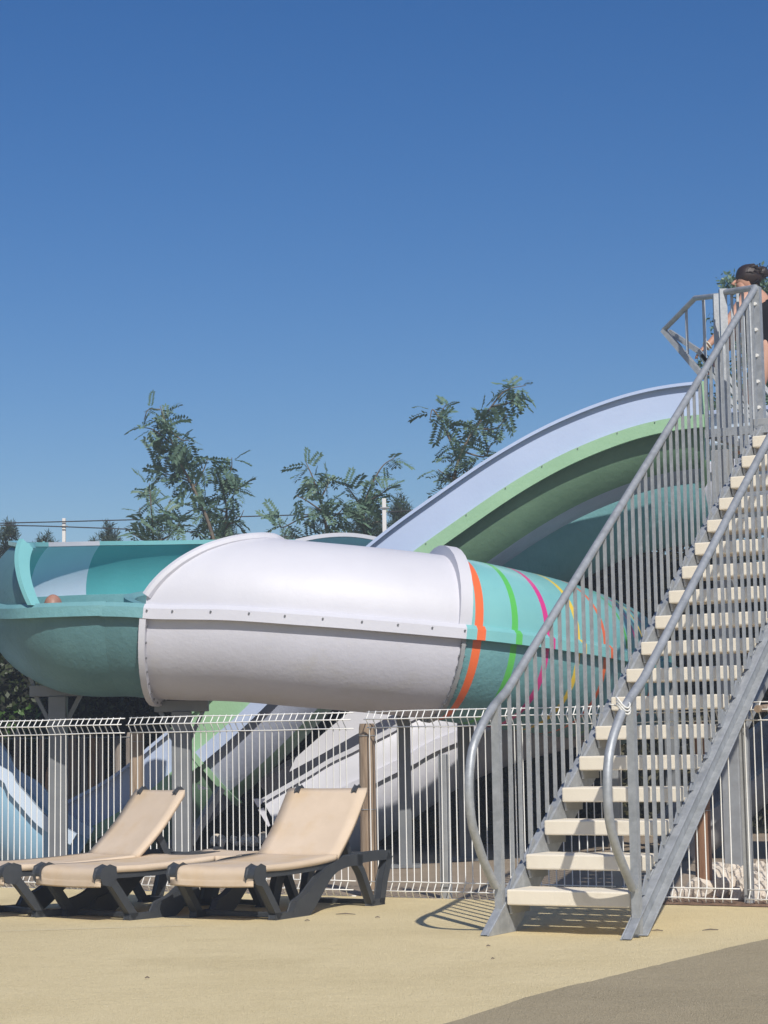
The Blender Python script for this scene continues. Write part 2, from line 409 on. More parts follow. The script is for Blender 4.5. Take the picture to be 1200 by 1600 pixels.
# end rims (radial flanges across the section)
def rim(k,a0,a1,ri,ro,c,th,m,name='end_flange',parent=None,fr=None,nb=0,both=False,taper=False,sk=0):
    fr=fr or FA; p,t,s,u=fr[k]; mb=MB(); n=18; vs=[]
    for d in (-th/2,th/2):
        for rr in (ri,ro):
            for j in range(n+1):
                an=R_(a0+(a1-a0)*j/n); r2=rr
                if taper and rr==ro: r2=ri+(ro-ri)*(.35+.65*math.sin(math.pi*j/n)) 
                vs.append(p+t*(d-sk*max(0,r2*math.sin(an)))+s*(r2*math.cos(an)+c[0])+u*(r2*math.sin(an)+c[1]))
    m1=n+1
    fs=[]
    for j in range(n):
        i0,o0,i1,o1=j,m1+j,2*m1+j,3*m1+j
        fs+= [(i0,i0+1,o0+1,o0),(i1,o1,o1+1,i1+1),(o0,o0+1,o1+1,o1),(i0,i1,i1+1,i0+1)]
    fs+=[(0,m1,3*m1,2*m1),(n,2*m1+n,3*m1+n,m1+n)]
    mb.add(vs,fs); o=mb.build(name,M[m],parent or slideA)
    if nb:
        bb=MB(); sg=-1
        for j in range(nb):
            an=R_(a0+(a1-a0)*(j+.5)/nb); rr=(ri+ro)/2+.012
            c0=p+s*(rr*math.cos(an)+c[0])+u*(rr*math.sin(an)+c[1])
            bb.tube([c0-t*(th/2+.010),c0+t*(th/2+.010)],.009,6)
        q=bb.build('bolt_row',M['bolt'],parent or slideA); q['kind']='stuff'
    return auto_smooth(o,30)
ang0,ang1=(0,WH) if side>0 else (180,180-WH)
rim(i_turn_end,ang0,ang1,RA-.02,RA+.075,(0,LIP),.05,'teal_tube',sk=.85)
rim(i_p0,ang0,ang1,RA-.005,RA+.05,(0,LIP),.03,'teal_tube',name='joint_flange')
rim(i_w0,180,360,RA-.02,RA+.06,(0,0),.05,'white_gel',nb=16)
rim(i_w1,180,360,RA-.02,RA+.03,(0,0),.03,'galv_dull',name='joint_flange',nb=22)
# covered part: white upper shell with its slanted mouth
def cover_prof(k):
    # mouth: near the upstream end only the viewer's side flank stands, growing to the full half round
    f=(k-i_w0)/max(1,(i_mouth-i_w0)); f=min(1,max(0,f))
    hi=8+172*(f**1.25) if f<1 else 180
    a0_,a1_=(0,hi) if viewer_side>0 else (180,180-hi)
    return shell(RA,a0_,a1_,.018,26,(0,LIP))
i_mid=(i_w0+i_w1)//2
viewer_side=1 if FA[i_mid][2].y<0 else -1
# finer frames for the cover
FAC_N=6
def densify(fr,n):
    out=[]
    for i in range(len(fr)-1):
        for k in range(n):
            t=k/n; out.append(tuple(fr[i][j].lerp(fr[i+1][j],t) if j==0 else fr[i][j].lerp(fr[i+1][j],t).normalized() for j in range(4)))
    out.append(fr[-1]); return out
FD=densify(FA,4)
dw0,dw1=i_w0*4,i_w1*4
def dx(px):
    best=dw0;bd=1e9
    for i in range(dw0,dw1):
        p,t,s_,u=FD[i]; q=p+s_*viewer_side*(RA+.055)*.55; d=abs(600+F*q.x/q.y-px)
        if d<bd: bd=d;best=i
    return best
# mouth edge: angle of the cut against position, from the photo (px of path position, degrees from the viewer's flange)
mouth=[(228,3),(245,14),(262,24),(285,36),(315,50),(345,62),(380,76),(405,90),(420,108),(428,130),(430,155),(432,178)]
def fx(i):
    p,t,s_,u=FD[i]; q=p+s_*viewer_side*(RA+.055)*(.55); return 600+F*q.x/q.y
def mouth_ang(i):
    x=fx(i)
    if x<=mouth[0][0]: return mouth[0][1]
    for (xa,ya),(xb,yb) in zip(mouth,mouth[1:]):
        if x<=xb: return ya+(yb-ya)*(x-xa)/(xb-xa)
    return 180
def cprof(k):
    h=mouth_ang(k)
    return shell(RA,0,h,.018,28,(0,LIP)) if viewer_side>0 else shell(RA,180,180-h,.018,28,(0,LIP))
o=sweep(FD,cprof,dw0,dw1,'cover',M['white_gel'],slideA,35)
# thick rolled rim along the slanted mouth
mr_=[]
for i in range(dw0,dx(434)+1):
    p,t,s,u=FD[i]; h=mouth_ang(i); an=R_(h if viewer_side>0 else 180-h)
    mr_.append(p+s*(RA*math.cos(an))+u*(RA*math.sin(an)+LIP))
mb=MB(); mb.tube(mr_,.040,8,flat=1.0); auto_smooth(mb.build('mouth_rim',M['white_gel'],slideA),40)
# striped closed tube: upper half in segments with stripes as sweeps of their own colour
stripes=[]; 
for px,w,c in ((741,13,'orange'),(802,12,'leaf'),(856,11,'pink'),(903,11,'yellow'),(950,10,'orange'),(996,9,'leaf'),(1035,8,'pink')): stripes.append((px,w,c))
def dxf(px):
    best=dw1;bd=1e9
    for i in range(dw1,len(FD)-1):
        q=FD[i][0]-Vector((0,RA*.9,0)) ; d=abs(600+F*q.x/q.y-px)
        if d<bd: bd=d;best=i
        if 600+F*q.x/q.y>px+30: break
    return best
def ring_prof(r,c): return shell(r,0,180,.018,28,c)
# continuous length along the tube for the later rings
segs=[]; cur=dw1
import bisect
L=[0]
for i in range(1,len(FD)): L.append(L[-1]+(FD[i][0]-FD[i-1][0]).length)
pos0=L[dw1]; spos=[.10+.285*k for k in range(9)]; cols=['orange','leaf','pink','yellow','orange','leaf','pink','yellow','orange']
def li(x): return min(len(FD)-1,bisect.bisect_left(L,x))
def frame_at(x):
    i=max(1,li(x)); t=(x-L[i-1])/max(1e-9,L[i]-L[i-1])
    return tuple(FD[i-1][j].lerp(FD[i][j],t) if j==0 else FD[i-1][j].lerp(FD[i][j],t).normalized() for j in range(4))
FT=[];marks=[]
x=pos0; bounds=[pos0]
def fdL(px):
    best=dw1;bd=1e9
    for i in range(dw1,len(FD)):
        p,t,s_,u=FD[i]; q=p+s_*viewer_side*(RA+.075); d=abs(600+F*q.x/q.y-px)
        if d<bd: bd=d;best=i
        elif d>bd+25: break
    return L[best]
spos=[fdL(q)-pos0 for q in (742,803,857,908,952,988)]
for q in range(3): spos.append(spos[-1]+.26)
cols=cols[:len(spos)]
for s_,c_ in zip(spos,cols): bounds+=[pos0+s_,pos0+s_+(.043 if s_<.5 else .047)]
end=L[-1]-.05; bounds.append(end)
print('rings',[round(b-pos0,2) for b in bounds])
for q,(b0,b1) in enumerate(zip(bounds,bounds[1:])):
    if b1<=b0: continue
    n=max(1,int((b1-b0)/.07)); fr=[frame_at(b0+(b1-b0)*k/n) for k in range(n+1)]
    col=M['teal_tube'] if q%2==0 else M['st_'+cols[q//2]]
    nm='shell_section' if q%2==0 else 'painted_ring'
    sweep(fr,ring_prof(RA,(0,LIP)),0,n,nm,col,slideA,30)
    sweep(fr,shell(RA,180,360,n=22),0,n,'trough' if q%2==0 else 'painted_ring',M['teal_back2'] if q%2==0 else col,slideA,30)
    for pr in (lipR,lipL): sweep(fr,pr,0,n,'flange' if q%2==0 else 'painted_ring',col,slideA,20)
# big collar between white cover and striped tube
rim(i_w1,0,180,RA-.03,RA+.10,(0,LIP-.02),.10,'white_gel',name='collar',taper=True)
# bolts on the near flange of the white cover
vs=viewer_side
bolts(FD,range(dw0+8,dw1,26),lambda k:[(vs*(RA+.062),LIP*.62,vs,0)],slideA,.008)
bolts(FD,range(i_wh*4,i_h1*4,30),lambda k:[(side*(RA+.055),LIP*.6,side,0)],slideA,.006)
# inner pale guard at the tube entry
def guard(k):
    f=(k-(i_w0-14))/14; f=min(1,max(0,f)); sgn=-viewer_side
    pr=[(RA-.02,LIP),(RA+.02,LIP),(RA+.02,LIP+.02+.17*f),(RA-.02,LIP+.02+.17*f)]
    return pr if sgn>0 else [(-a,b) for a,b in reversed(pr)]
sweep(FA,guard,i_w0-14,i_w0+3,'entry_guard',M['white_gel'],slideA,20)

rebase(slideA)
# ------------------------------------------------------------------ flume B: steep lavender and green slide
YB=18.45
edgeB=[(1290,606),(1200,598),(1085,600),(985,617),(880,655),(785,705),(685,772),(580,850),(450,968),(333,1084),(240,1163),(200,1197),(157,1226),(100,1256),(60,1276),(0,1299),(-120,1325)]
B=cr([tuple(U(px,py,YB)) for px,py in edgeB],8)
FB=[]
for i,p in enumerate(B):
    t=(B[min(i+1,len(B)-1)]-B[max(i-1,0)]).normalized(); s=Vector((0,-1,0)); u=Vector((t.z,0,-t.x)); 
    if u.z<0: u=-u
    FB.append((p,t,s,u))
slideB=empty('drop_slide','steep lavender blue and green slide curving down from the platform behind the white tube','water slide',(0,YB,0))
WB=.29; RB=.45; LB=.115
lip_top=[(.06,-.015),(.06,.012),(-.05,.012),(-.05,-.015)]
wallB=[(0,-WB),(0,0),(-.02,0),(-.02,-WB)]
lipB=[(.055,-WB-LB),(.055,-WB),(-.02,-WB),(-.02,-WB-LB)]
def tubB(a0,a1,n): return shell(RB,a0,a1,.02,n,(-RB-.08,-WB-LB+.02))
def nearest(px):
    best=0;bd=1e9
    for i,(p,_,_,_) in enumerate(FB):
        d=abs(600+F*p.x/p.y-px)
        if d<bd: bd=d;best=i
    return best
j0,j1,j2,j3=nearest(1103),nearest(462),nearest(262),len(FB)-1
secB=[(j0,j1,'lav','green'),(j1,j2,'green','lav'),(j2,j3,'lav','green')]
for a0,a1,c1,c2 in secB:
    sweep(FB,lip_top,a0,a1,'wall_lip',M[c1],slideB,20)
    sweep(FB,wallB,a0,a1,'wall',M[c1],slideB,20)
    sweep(FB,lipB,a0,a1,'flange',M[c2],slideB,20)
    bk={'lav':'lav_back','green':'green_back_shaded'}
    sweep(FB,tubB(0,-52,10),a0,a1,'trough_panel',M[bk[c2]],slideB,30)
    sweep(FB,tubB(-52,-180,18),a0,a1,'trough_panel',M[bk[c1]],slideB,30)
    far=[(-2*RB-.055,-WB-LB),(-2*RB+.02,-WB-LB),(-2*RB+.02,-WB),(-2*RB-.055,-WB)]
    sweep(FB,far,a0,a1,'flange',M[c2],slideB,20)
    sweep(FB,[(-2*RB,-WB),(-2*RB+.02,-WB),(-2*RB+.02,0),(-2*RB,0)],a0,a1,'wall',M[c1],slideB,20)
for j,mm in ((j0,'green'),(j1,'lav'),(j2,'green')):
    p,t,s,u=FB[j]; mb=MB()
    mb.box(p+s*.03+u*(-(WB+LB)/2),.07,.05,WB+LB+.02,(s,t,u)); mb.build('joint_flange',M[mm],slideB)
    rim(j,0,-180,RB-.02,RB+.05,(-RB-.08,-WB-LB+.02),.05,'galv_dull' if False else mm,name='joint_flange',parent=slideB,fr=FB)
bolts(FB,range(j0+2,j1,5),lambda k:[(.055,-WB-.01,1,0)],slideB,.005)

rebase(slideB)
# ------------------------------------------------------------------ lower white flumes seen through the fence
def open_flume(name,label,pxs,Yf,r,nearwall,farwall,mo,mi_,n=8,lipm='white_back'):
    root=empty(name,label,'water slide',(0,Yf,0))
    P=[]
    for q in pxs:
        yy=Yf if len(q)==2 else q[2]
        v=U(q[0],q[1],yy); P.append((v.x,yy+r+.05,v.z))
    pth=cr(P,n); fr=frames(pth); vs_=1 if fr[len(fr)//2][2].y<0 else -1
    def mm_(pr): return pr if vs_>0 else [(-a,b) for a,b in reversed(pr)]
    e=len(fr)-1
    o=sweep(fr,mm_(shell(r,0,-180,n=20)),0,e,'trough',M[mo],root)
    for sg in (1,-1):
        pr=[(r-.03,0),(r+.055,0),(r+.055,LIP),(r-.03,LIP)]
        pr=pr if sg*vs_>0 else [(-a,b) for a,b in reversed(pr)]
        sweep(fr,pr,0,e,'flange',M[lipm],root,20)
    for sg,w in ((1,nearwall),(-1,farwall)):
        if w:
            pr=shell(r,0,w,.018,8,(0,LIP)); pr=pr if sg*vs_>0 else [(-a,b) for a,b in reversed(pr)]
            sweep(fr,pr,0,e,'raised_wall',M[mi_],root)
            x=r*math.cos(R_(w)); z=r*math.sin(R_(w))+LIP
            pr=[(x-.02,z-.01),(x+.05,z-.01),(x+.05,z+.03),(x-.02,z+.03)]; pr=pr if sg*vs_>0 else [(-a,b) for a,b in reversed(pr)]
            sweep(fr,pr,0,e,'wall_lip',M[mi_],root,20)
    rebase(root,(fr[-1][0].x,fr[-1][0].y,0))
    return root,fr
C,FC=open_flume('return_flume','off white lower flume in the shade under the tube, seen through the fence',
   [(900,1085,20.0),(780,1115,19.4),(690,1152,19.0),(625,1192,18.85),(576,1226,18.8),(520,1260,18.8),(440,1306,18.8)],18.8,.50,30,62,'white_back','white_gel')
# extra side screen standing on the near wall of the return flume
ns=[(U(a,b,18.95),U(c,d,18.95)) for a,b,c,d in ((452,1206,462,1184),(500,1180,505,1146),(552,1150,553,1106),(622,1112,614,1107))]
mb=MB(); vs_=[]
for lo_,hi_ in ns: vs_+=[lo_,hi_,hi_+Vector((0,.03,0)),lo_+Vector((0,.03,0))]
fs_=[]
for k in range(len(ns)-1):
    for j in range(4): fs_.append((k*4+j,k*4+(j+1)%4,k*4+4+(j+1)%4,k*4+4+j))
fs_+=[(3,2,1,0),tuple(len(vs_)-4+j for j in range(4))]
mb.add(vs_,fs_); o=mb.build('side_screen',M['white_gel'],C); o.location=-C.location
D,FDd=open_flume('runout_flume','off white flume, its shade put into a grey colour, descending behind the foot of the stair, seen at the right edge',
   [(1330,1090,18.0),(1200,1200,17.6),(1130,1262,17.4),(1060,1325,17.3)],17.4,.26,0,20,'white_back_shaded','white_back_shaded',lipm='white_back_shaded')
E_,FE=open_flume('side_flume','light blue slide end sloping down from the left edge behind the fence',
   [(-220,1050,17.4),(-60,1180,17.2),(10,1236,17.2),(60,1290,17.2),(110,1320,17.2)],17.2,.5,0,0,'sky_gel','sky_gel',lipm='pale_gel')

# ------------------------------------------------------------------ columns that carry the slides
def column(px,pyt,Y,w,label,tbeam=False,z0=0,m='dark_steel',arm=.45):
    c=U(px,pyt,Y); root=empty('support_column',label,'column',(c.x,Y,0),'steel columns that carry the slides')
    mb=MB(); mb.box((0,0,c.z/2),w,w,c.z); mb.build('post',M[m],root,bevel=.006)
    mb=MB(); mb.box((0,0,.012),w*2.2,w*2.2,.024); mb.build('base_plate',M[m],root)
    if tbeam:
        mb=MB(); mb.box((0,0,c.z+.045),arm*1.25,.12,.09); mb.build('beam',M[m],root,bevel=.004)
        for sg in (-1,1):
            mb=MB(); mb.bar((sg*w*.3,0,c.z-.26),(sg*arm*.5,0,c.z+.005),.03,.05,Vector((0,1,0))); mb.build('brace',M[m],root)
            mb=MB(); mb.bar((sg*arm*.55,0,c.z+.09),(sg*arm*.8,0,c.z+.30),.03,.06,Vector((0,1,0))); mb.build('saddle',M[m],root)
    return root
column(91,1088,16.9,.14,'dark grey T headed steel column under the teal bend at far left',True,arm=.36)
column(284,1112,16.55,.15,'grey T headed steel column under the left end of the white tube',True,arm=.34)
column(630,1112,17.0,.11,'dark slim column behind the fence, right of the timber post')
column(727,1125,17.9,.14,'grey column behind the fence under the orange ring')
column(1045,1045,19.3,.14,'column beneath the far end of the striped tube')
column(-60,1090,18.0,.14,'column at the outer left of the teal bend, only an edge in view')
# steel bracket bits below the lavender slide
def strut(name,label,a,b,w=.06):
    mb=MB(); mb.bar(a,b,w,w); o=mb.build(name,M['galv_dull']); tag(o,label,'brace'); return o
strut('brace_bar','slanting grey steel brace behind the middle lounger',U(296,1318,17.3),U(345,1232,17.5))
for q,(pts,lab) in enumerate((([(395,1248),(415,1248),(403,1262)],'small white triangular bracket below the lavender slide, the upper one'),([(403,1265),(412,1262),(422,1290),(419,1292)],'narrow white bracket plate hanging behind the fence'),([(308,1225),(327,1233),(310,1234)],'white bracket corner under the foot of the green panel'))):
    mb=MB(); fpts=[U(x,y,16.9) for x,y in pts]; bpts=[p+Vector((0,.03,0)) for p in fpts]; n=len(pts)
    mb.add(fpts+bpts,[tuple(range(n)),tuple(reversed(range(n,2*n)))]+[(i,(i+1)%n,n+(i+1)%n,n+i) for i in range(n)])
    tag(mb.build('steel_bracket',M['white_gel']),lab,'bracket')

# ------------------------------------------------------------------ the stair
SO=Vector((.6074,10.978,0)); ZB=EYE-.8398; RUN=.23846; RISE=.17; WT=.70; TT=.08; NT=18
stair=empty('metal_stair','long straight galvanised stair with cream treads climbing to the slide platform','staircase',(0,0,0))
AX=(DR,DA,Vector((0,0,1)))
def S(r,a,z): return SO+DR*r+DA*a+Vector((0,0,z))
mbt=MB(); mbt.box((0,0,0),WT,.275,TT,AX); tread_me=mbt.mesh('tread',M['tread'])
for i in range(NT):
    o=inst('tread',tread_me,stair,S(WT/2,i*RUN+.1375,ZB+TT/2+RISE*i))
    b=o.modifiers.new('bevel','BEVEL'); b.width=.008; b.segments=2
sl_=RISE/RUN; ang=math.atan(sl_)
def stringer(r,out):
    # channel: web + two flanges turned outward
    lo=-.16; hi=(NT-1)*RUN+.36
    def zt(a): return ZB+.012+sl_*a
    h=.235
    mb=MB()
    def slab(r0,r1,f0,f1,a0=lo,a1=hi):
        vs=[]
        for r_ in (r0,r1):
            for a_,f in ((a0,f0),(a0,f1),(a1,f1),(a1,f0)):
                z=zt(a_)-h*f
                aa=a_
                if z<.004: z=.004
                vs.append(S(r_,aa,z))
        mb.add(vs,[(0,1,2,3),(7,6,5,4),(0,4,5,1),(1,5,6,2),(2,6,7,3),(3,7,4,0)])
    return zt,h,slab,mb
for r,out,nm in ((-.006,-1,'stringer'),(WT+.006,1,'stringer')):
    zt,h,slab,mb=stringer(r,out)
    h=.22 if out<0 else .165
    zt=(lambda a:ZB+.0+sl_*a) if out<0 else (lambda a:ZB-.028+sl_*a)
    web0,web1=(r-.008,r) if out<0 else (r,r+.008)
    # web polygon with a foot reaching the ground
    lo=-.02; hi=(NT-1)*RUN+.40
    a_g=-.15
    pts=[(a_g,.004),(-.03,.004+.0),(.10,.004),(hi,zt(hi)-h),(hi,zt(hi)),( -.02+.02,zt(0)),(a_g,.03)]
    # simple profile: parallelogram cut by the ground
    ag2=(.004-(zt(0)-h))/sl_  # where the lower edge meets the ground
    at=(.004-zt(0))/sl_       # where the upper edge would meet it
    prof=[(at,.004),(ag2,.004),(hi,zt(hi)-h),(hi,zt(hi))]
    n=len(prof)
    vsA=[S(web0,a_,z_) for a_,z_ in prof]; vsB=[S(web1,a_,z_) for a_,z_ in prof]
    mb.add(vsA+vsB,[tuple(range(n)),tuple(reversed(range(n,2*n)))]+[(i,(i+1)%n,n+(i+1)%n,n+i) for i in range(n)])
    o1,o2=(r-.055,r-.008) if out<0 else (r+.008,r+.055)
    for (off0,off1) in ((0,-.012),(-h+.012,-h)):
        A0=(.006-(zt(0)+off0))/sl_; 
        pr=[(A0,.006),((.006-(zt(0)+off1))/sl_,.006),(hi,zt(hi)+off1),(hi,zt(hi)+off0)]
        va=[S(o1,a_,z_) for a_,z_ in pr]; vb=[S(o2,a_,z_) for a_,z_ in pr]
        mb.add(va+vb,[(0,1,2,3),(7,6,5,4),(0,4,5,1),(1,5,6,2),(2,6,7,3),(3,7,4,0)])
    mb.build('stringer',M['galv'],stair,bevel=.003)
# cleats under the balusters, brackets under each tread
mb=MB(); mb.add([DA*-.055,DA*.055,DA*.055+Vector((0,0,.085)),DA*.02+Vector((0,0,.10)),DA*-.03+Vector((0,0,.02)),
                 DR*.008+DA*-.055,DR*.008+DA*.055,DR*.008+DA*.055+Vector((0,0,.085)),DR*.008+DA*.02+Vector((0,0,.10)),DR*.008+DA*-.03+Vector((0,0,.02))],
                [(0,1,2,3,4),(9,8,7,6,5),(0,5,6,1),(1,6,7,2),(2,7,8,3),(3,8,9,4),(4,9,5,0)])
cleat=mb.mesh('cleat',M['galv'])
mb=MB(); mb.add([Vector((0,0,0)),DA*.23,DA*.23+Vector((0,0,-.045)),DA*.02+Vector((0,0,-.045)),DR*.012,DR*.012+DA*.23,DR*.012+DA*.23+Vector((0,0,-.045)),DR*.012+DA*.02+Vector((0,0,-.045))],
                [(0,1,2,3),(7,6,5,4),(0,4,5,1),(1,5,6,2),(2,6,7,3),(3,7,4,0)])
brk=mb.mesh('tread_bracket',M['galv_dull'])
for i in range(NT):
    for r in (-.03,WT+.022):
        inst('cleat',cleat,stair,S(r,i*RUN+.12,ZB+.06+RISE*i))
    inst('tread_bracket',brk,stair,S(0.001,i*RUN+.02,ZB-.002+RISE*i)); inst('tread_bracket',brk,stair,S(WT-.013,i*RUN+.02,ZB-.002+RISE*i))
# rails: tops traced from the photo on the rail planes
def rail(r,loop,top_pts,post_px,side_lab,maxa,ba,bz):
    pts=[plane_az(x,y,SO,r) for x,y in loop]           # bottom to top, (a,z)
    P=[S(r,a,z) for a,z in pts]
    q=[plane_az(x,y,SO,r) for x,y in top_pts]
    L2=cr([tuple(p) for p in P],5)
    mb=MB(); mb.tube(L2,.024,10); auto_smooth(mb.build('handrail_loop',M['galv'],stair),50)
    mb=MB(); a0,z0=pts[-1]; a1,z1=q[-1]
    mb.tube([S(r,a0,z0),S(r,a1,z1)],.024,10); auto_smooth(mb.build('handrail',M['galv'],stair),50)
    return pts,(a0,z0),(a1,z1)
loopL=[(x/4.21+700,y/4.21+1080) for x,y in ((312,1283),(240,1130),(195,1000),(160,880),(142,740),(138,620),(143,520),(158,400),(185,310),(235,205),(300,100),(385,0))]
loopR=[(x/3.9+900,y/3.9+1060) for x,y in ((345,1280),(278,1120),(235,1000),(207,880),(194,760),(191,620),(198,500),(215,400),(245,300),(290,190),(345,100),(410,5))]
rL=-.035; rR=WT+.035
ptL,l0,l1=rail(rL,loopL,[(1180,450)],None,'',0,0,0)
ptR,r0,r1=rail(rR,loopR,[(1203,682)],None,'',0,0,0)
sR=(r1[1]-r0[1])/(r1[0]-r0[0]); sL=(l1[1]-l0[1])/(l1[0]-l0[0])
print('rail slopes',sL,sR,sl_,'l1',l1,'r1',r1)
# extend the right rail beyond the frame to the platform
aTop=(NT-1)*RUN+.30
mb=MB(); mb.tube([S(rR,r1[0],r1[1]),S(rR,aTop,r1[1]+sR*(aTop-r1[0]))],.024,10); mb.build('handrail',M['galv'],stair,smooth=True)
bal_me={}
def baluster(r,a,z0,z1,w=.02,name='baluster'):
    mb=MB(); mb.box((0,0,(z1-z0)/2),w,w,z1-z0,AX); o=mb.build(name,M['galv'],stair,loc=S(r,a,z0)); return o
def railz(p0,s,a): return p0[1]+s*(a-p0[0])
def loopz(pts,a):   # upper branch of the loop
    best=None
    for (a0,z0),(a1,z1) in zip(pts,pts[1:]):
        if min(a0,a1)<=a<=max(a0,a1) and a0!=a1:
            z=z0+(z1-z0)*(a-a0)/(a1-a0); best=z if best is None else max(best,z)
    return best
for r,pts,p0,s in ((rL,ptL,l0,sL),(rR,ptR,r0,sR)):
    a=.155; k=0
    while a<(NT-1)*RUN+.22:
        zt_=railz(p0,s,a) if a>p0[0] else loopz(pts,a)
        zb=ZB+.03+sl_*a
        if zt_: baluster(r,a,zb,zt_-.01,.017)
        a+=.111
    # newel post
    z=loopz(pts,.02) or 1.2
    baluster(r,-.005,.02,z-.005,.042,'newel_post')
# top newel with cap bolts
zt1=l1[1]
baluster(rL,l1[0]+.02,ZB+TT+RISE*17-.05,zt1+.01,.06,'newel_post')
mb=MB()
for k in range(6):
    c=S(rL,l1[0]+.02,zt1-.12-.19*k); mb.tube([c-DA*.03,c-DA*.046],.013,8)
o=mb.build('bolt_row',M['white_wire'],stair); o['kind']='stuff'
# white strap round the right loop
mb=MB()
c=S(rR,*plane_az(974,1103,SO,rR)); 
for k in range(3):
    ring=[c+Vector((0,0,.016*(k-1)))+DR*(.034*math.cos(t))+DA*(.034*math.sin(t))+Vector((0,0,.012*math.sin(2*t)-.02*math.cos(t))) for t in [2*math.pi*j/14 for j in range(14)]]
    mb.tube(ring,.005,5,closed=True)
mb.tube([c+DR*-.03,c+DR*-.075+Vector((0,0,.01))],.004,5)
st=mb.build('cable_tie',M['tie'],stair)

rebase(stair,S(WT/2,0,0))
# ------------------------------------------------------------------ platform
PZ=ZB+TT+RISE*18
plat=empty('slide_platform','raised galvanised steel platform with guard rails at the head of the stair','platform',(0,0,0))
aP=(NT)*RUN+.03
mb=MB(); 
c=S(WT/2+.55,aP+1.4,PZ-.03); mb.box(c,2.0,2.8,.05,AX); mb.build('deck',M['galv_dull'],plat,bevel=.004)
mb=MB(); mb.bar(S(-.45,aP+.02,PZ-.08),S(1.9,aP+.02,PZ-.08),.05,.06); mb.build('edge_beam',M['galv'],plat)
mb=MB(); mb.bar(S(-.42,aP,PZ-.08),S(-.42,aP+2.8,PZ-.08),.05,.06); mb.build('edge_beam',M['galv'],plat)
for r,a in ((-.36,aP+.1),(1.75,aP+.1),(-.36,aP+2.6),(1.75,aP+2.6)):
    mb=MB(); mb.box((0,0,(PZ-.2)/2),.13,.13,PZ-.2,AX); mb.build('column',M['galv_dull'],plat,loc=S(r,a,0),bevel=.005)
mb=MB(); mb.bar(S(-.36,aP+.1,.9),S(-.36,aP+2.6,2.6),.05,.05); mb.build('brace',M['galv_dull'],plat)
mb=MB(); mb.bar(S(1.75,aP+.1,1.1),S(-.36,aP+.1,2.7),.05,.05); mb.build('brace',M['galv_dull'],plat)
mb=MB(); mb.bar(S(2.6,aP-.35,1.15),S(.2,aP+.3,1.15),.1,.09); 
# guard A: from the top newel to the left
gz=PZ+1.02
T0=U(1181,449,15.12); T1=U(1131,457,15.45); T2=U(1122,462,15.7); T3=U(1086,466,16.1); T4=U(1037,516,16.5)
def tb(a,b,r=.022,nm='guard_rail'):
    mb=MB(); mb.tube([a,b],r,8); return auto_smooth(mb.build(nm,M['galv'],plat),50)
def sq(px,pt,pb,Y,w=.035,nm='guard_bar'):
    a=U(px,pt,Y); b=U(px+(pb-pt)*.022,pb,Y); b.x=a.x; b.y=Y
    mb=MB(); mb.box((0,0,(a.z-b.z)/2),w,w,a.z-b.z); o=mb.build(nm,M['galv'],plat,loc=(a.x,Y,b.z)); return o
tb(T0,T1,.024); sq(1129,452,690,15.45,.055,'guard_post'); sq(1119,460,690,15.7,.05,'guard_post')
tb(T2,T3); tb(T3,T4)
T5=U(1100,590,16.3); T6=U(1092,549,16.35)
mb=MB(); mb.bar(T4,T5,.06,.04); mb.build('guard_rail',M['galv'],plat)
mb=MB(); mb.bar(T4+Vector((.05,.02,-.01)),T6,.045,.04); mb.build('guard_rail',M['galv'],plat)
mb=MB(); mb.bar(T6,U(1150,640,16.3),.05,.04); mb.build('guard_rail',M['galv'],plat)
sq(1072,478,553,16.25,.02); sq(1099,466,690,16.0,.022)
for px in (1143,1152): sq(px,456,690,15.4,.02)
for px in (1160,1171): sq(px,452,690,15.3,.018)
for px in (1110,1137): sq(px,600,700,15.9,.02)
# diagonal brackets under the guard (bright edges)
for (xa,ya,xb,yb) in ((1090,548,1112,575),(1095,555,1180,655),(1135,585,1170,640),(1190,600,1204,618),(1190,640,1204,655),(1128,618,1190,665)):
    mb=MB(); mb.bar(U(xa,ya,15.9),U(xb,yb,15.9),.04,.03); mb.build('brace',M['galv'],plat)
rebase(plat,S(WT/2,aP,0))
# pale start tub beside the deck
stub=empty('slide_entry','pale ice blue entry tub at the platform edge, behind the stair rail','slide entry',(2.9,16.9,PZ))
mb=MB(); c=U(1155,672,16.2); 
vsn=[U(1108,648,16.4),U(1200,640,16.2),U(1200,690,16.2),U(1108,697,16.4)]
back=[v+Vector((.1,.9,0)) for v in vsn]
mb.add(vsn+back,[(0,1,2,3),(7,6,5,4),(0,4,5,1),(1,5,6,2),(2,6,7,3),(3,7,4,0)])
o=mb.build('side_panel',M['pale_gel'],stub,bevel=.02); o.location=-Vector((2.9,16.9,PZ))
mb=MB(); mb.bar(U(1104,646,16.36),U(1204,637,16.15),.06,.035); o=mb.build('top_lip',M['lav'],stub,bevel=.006); o.location=-Vector((2.9,16.9,PZ))

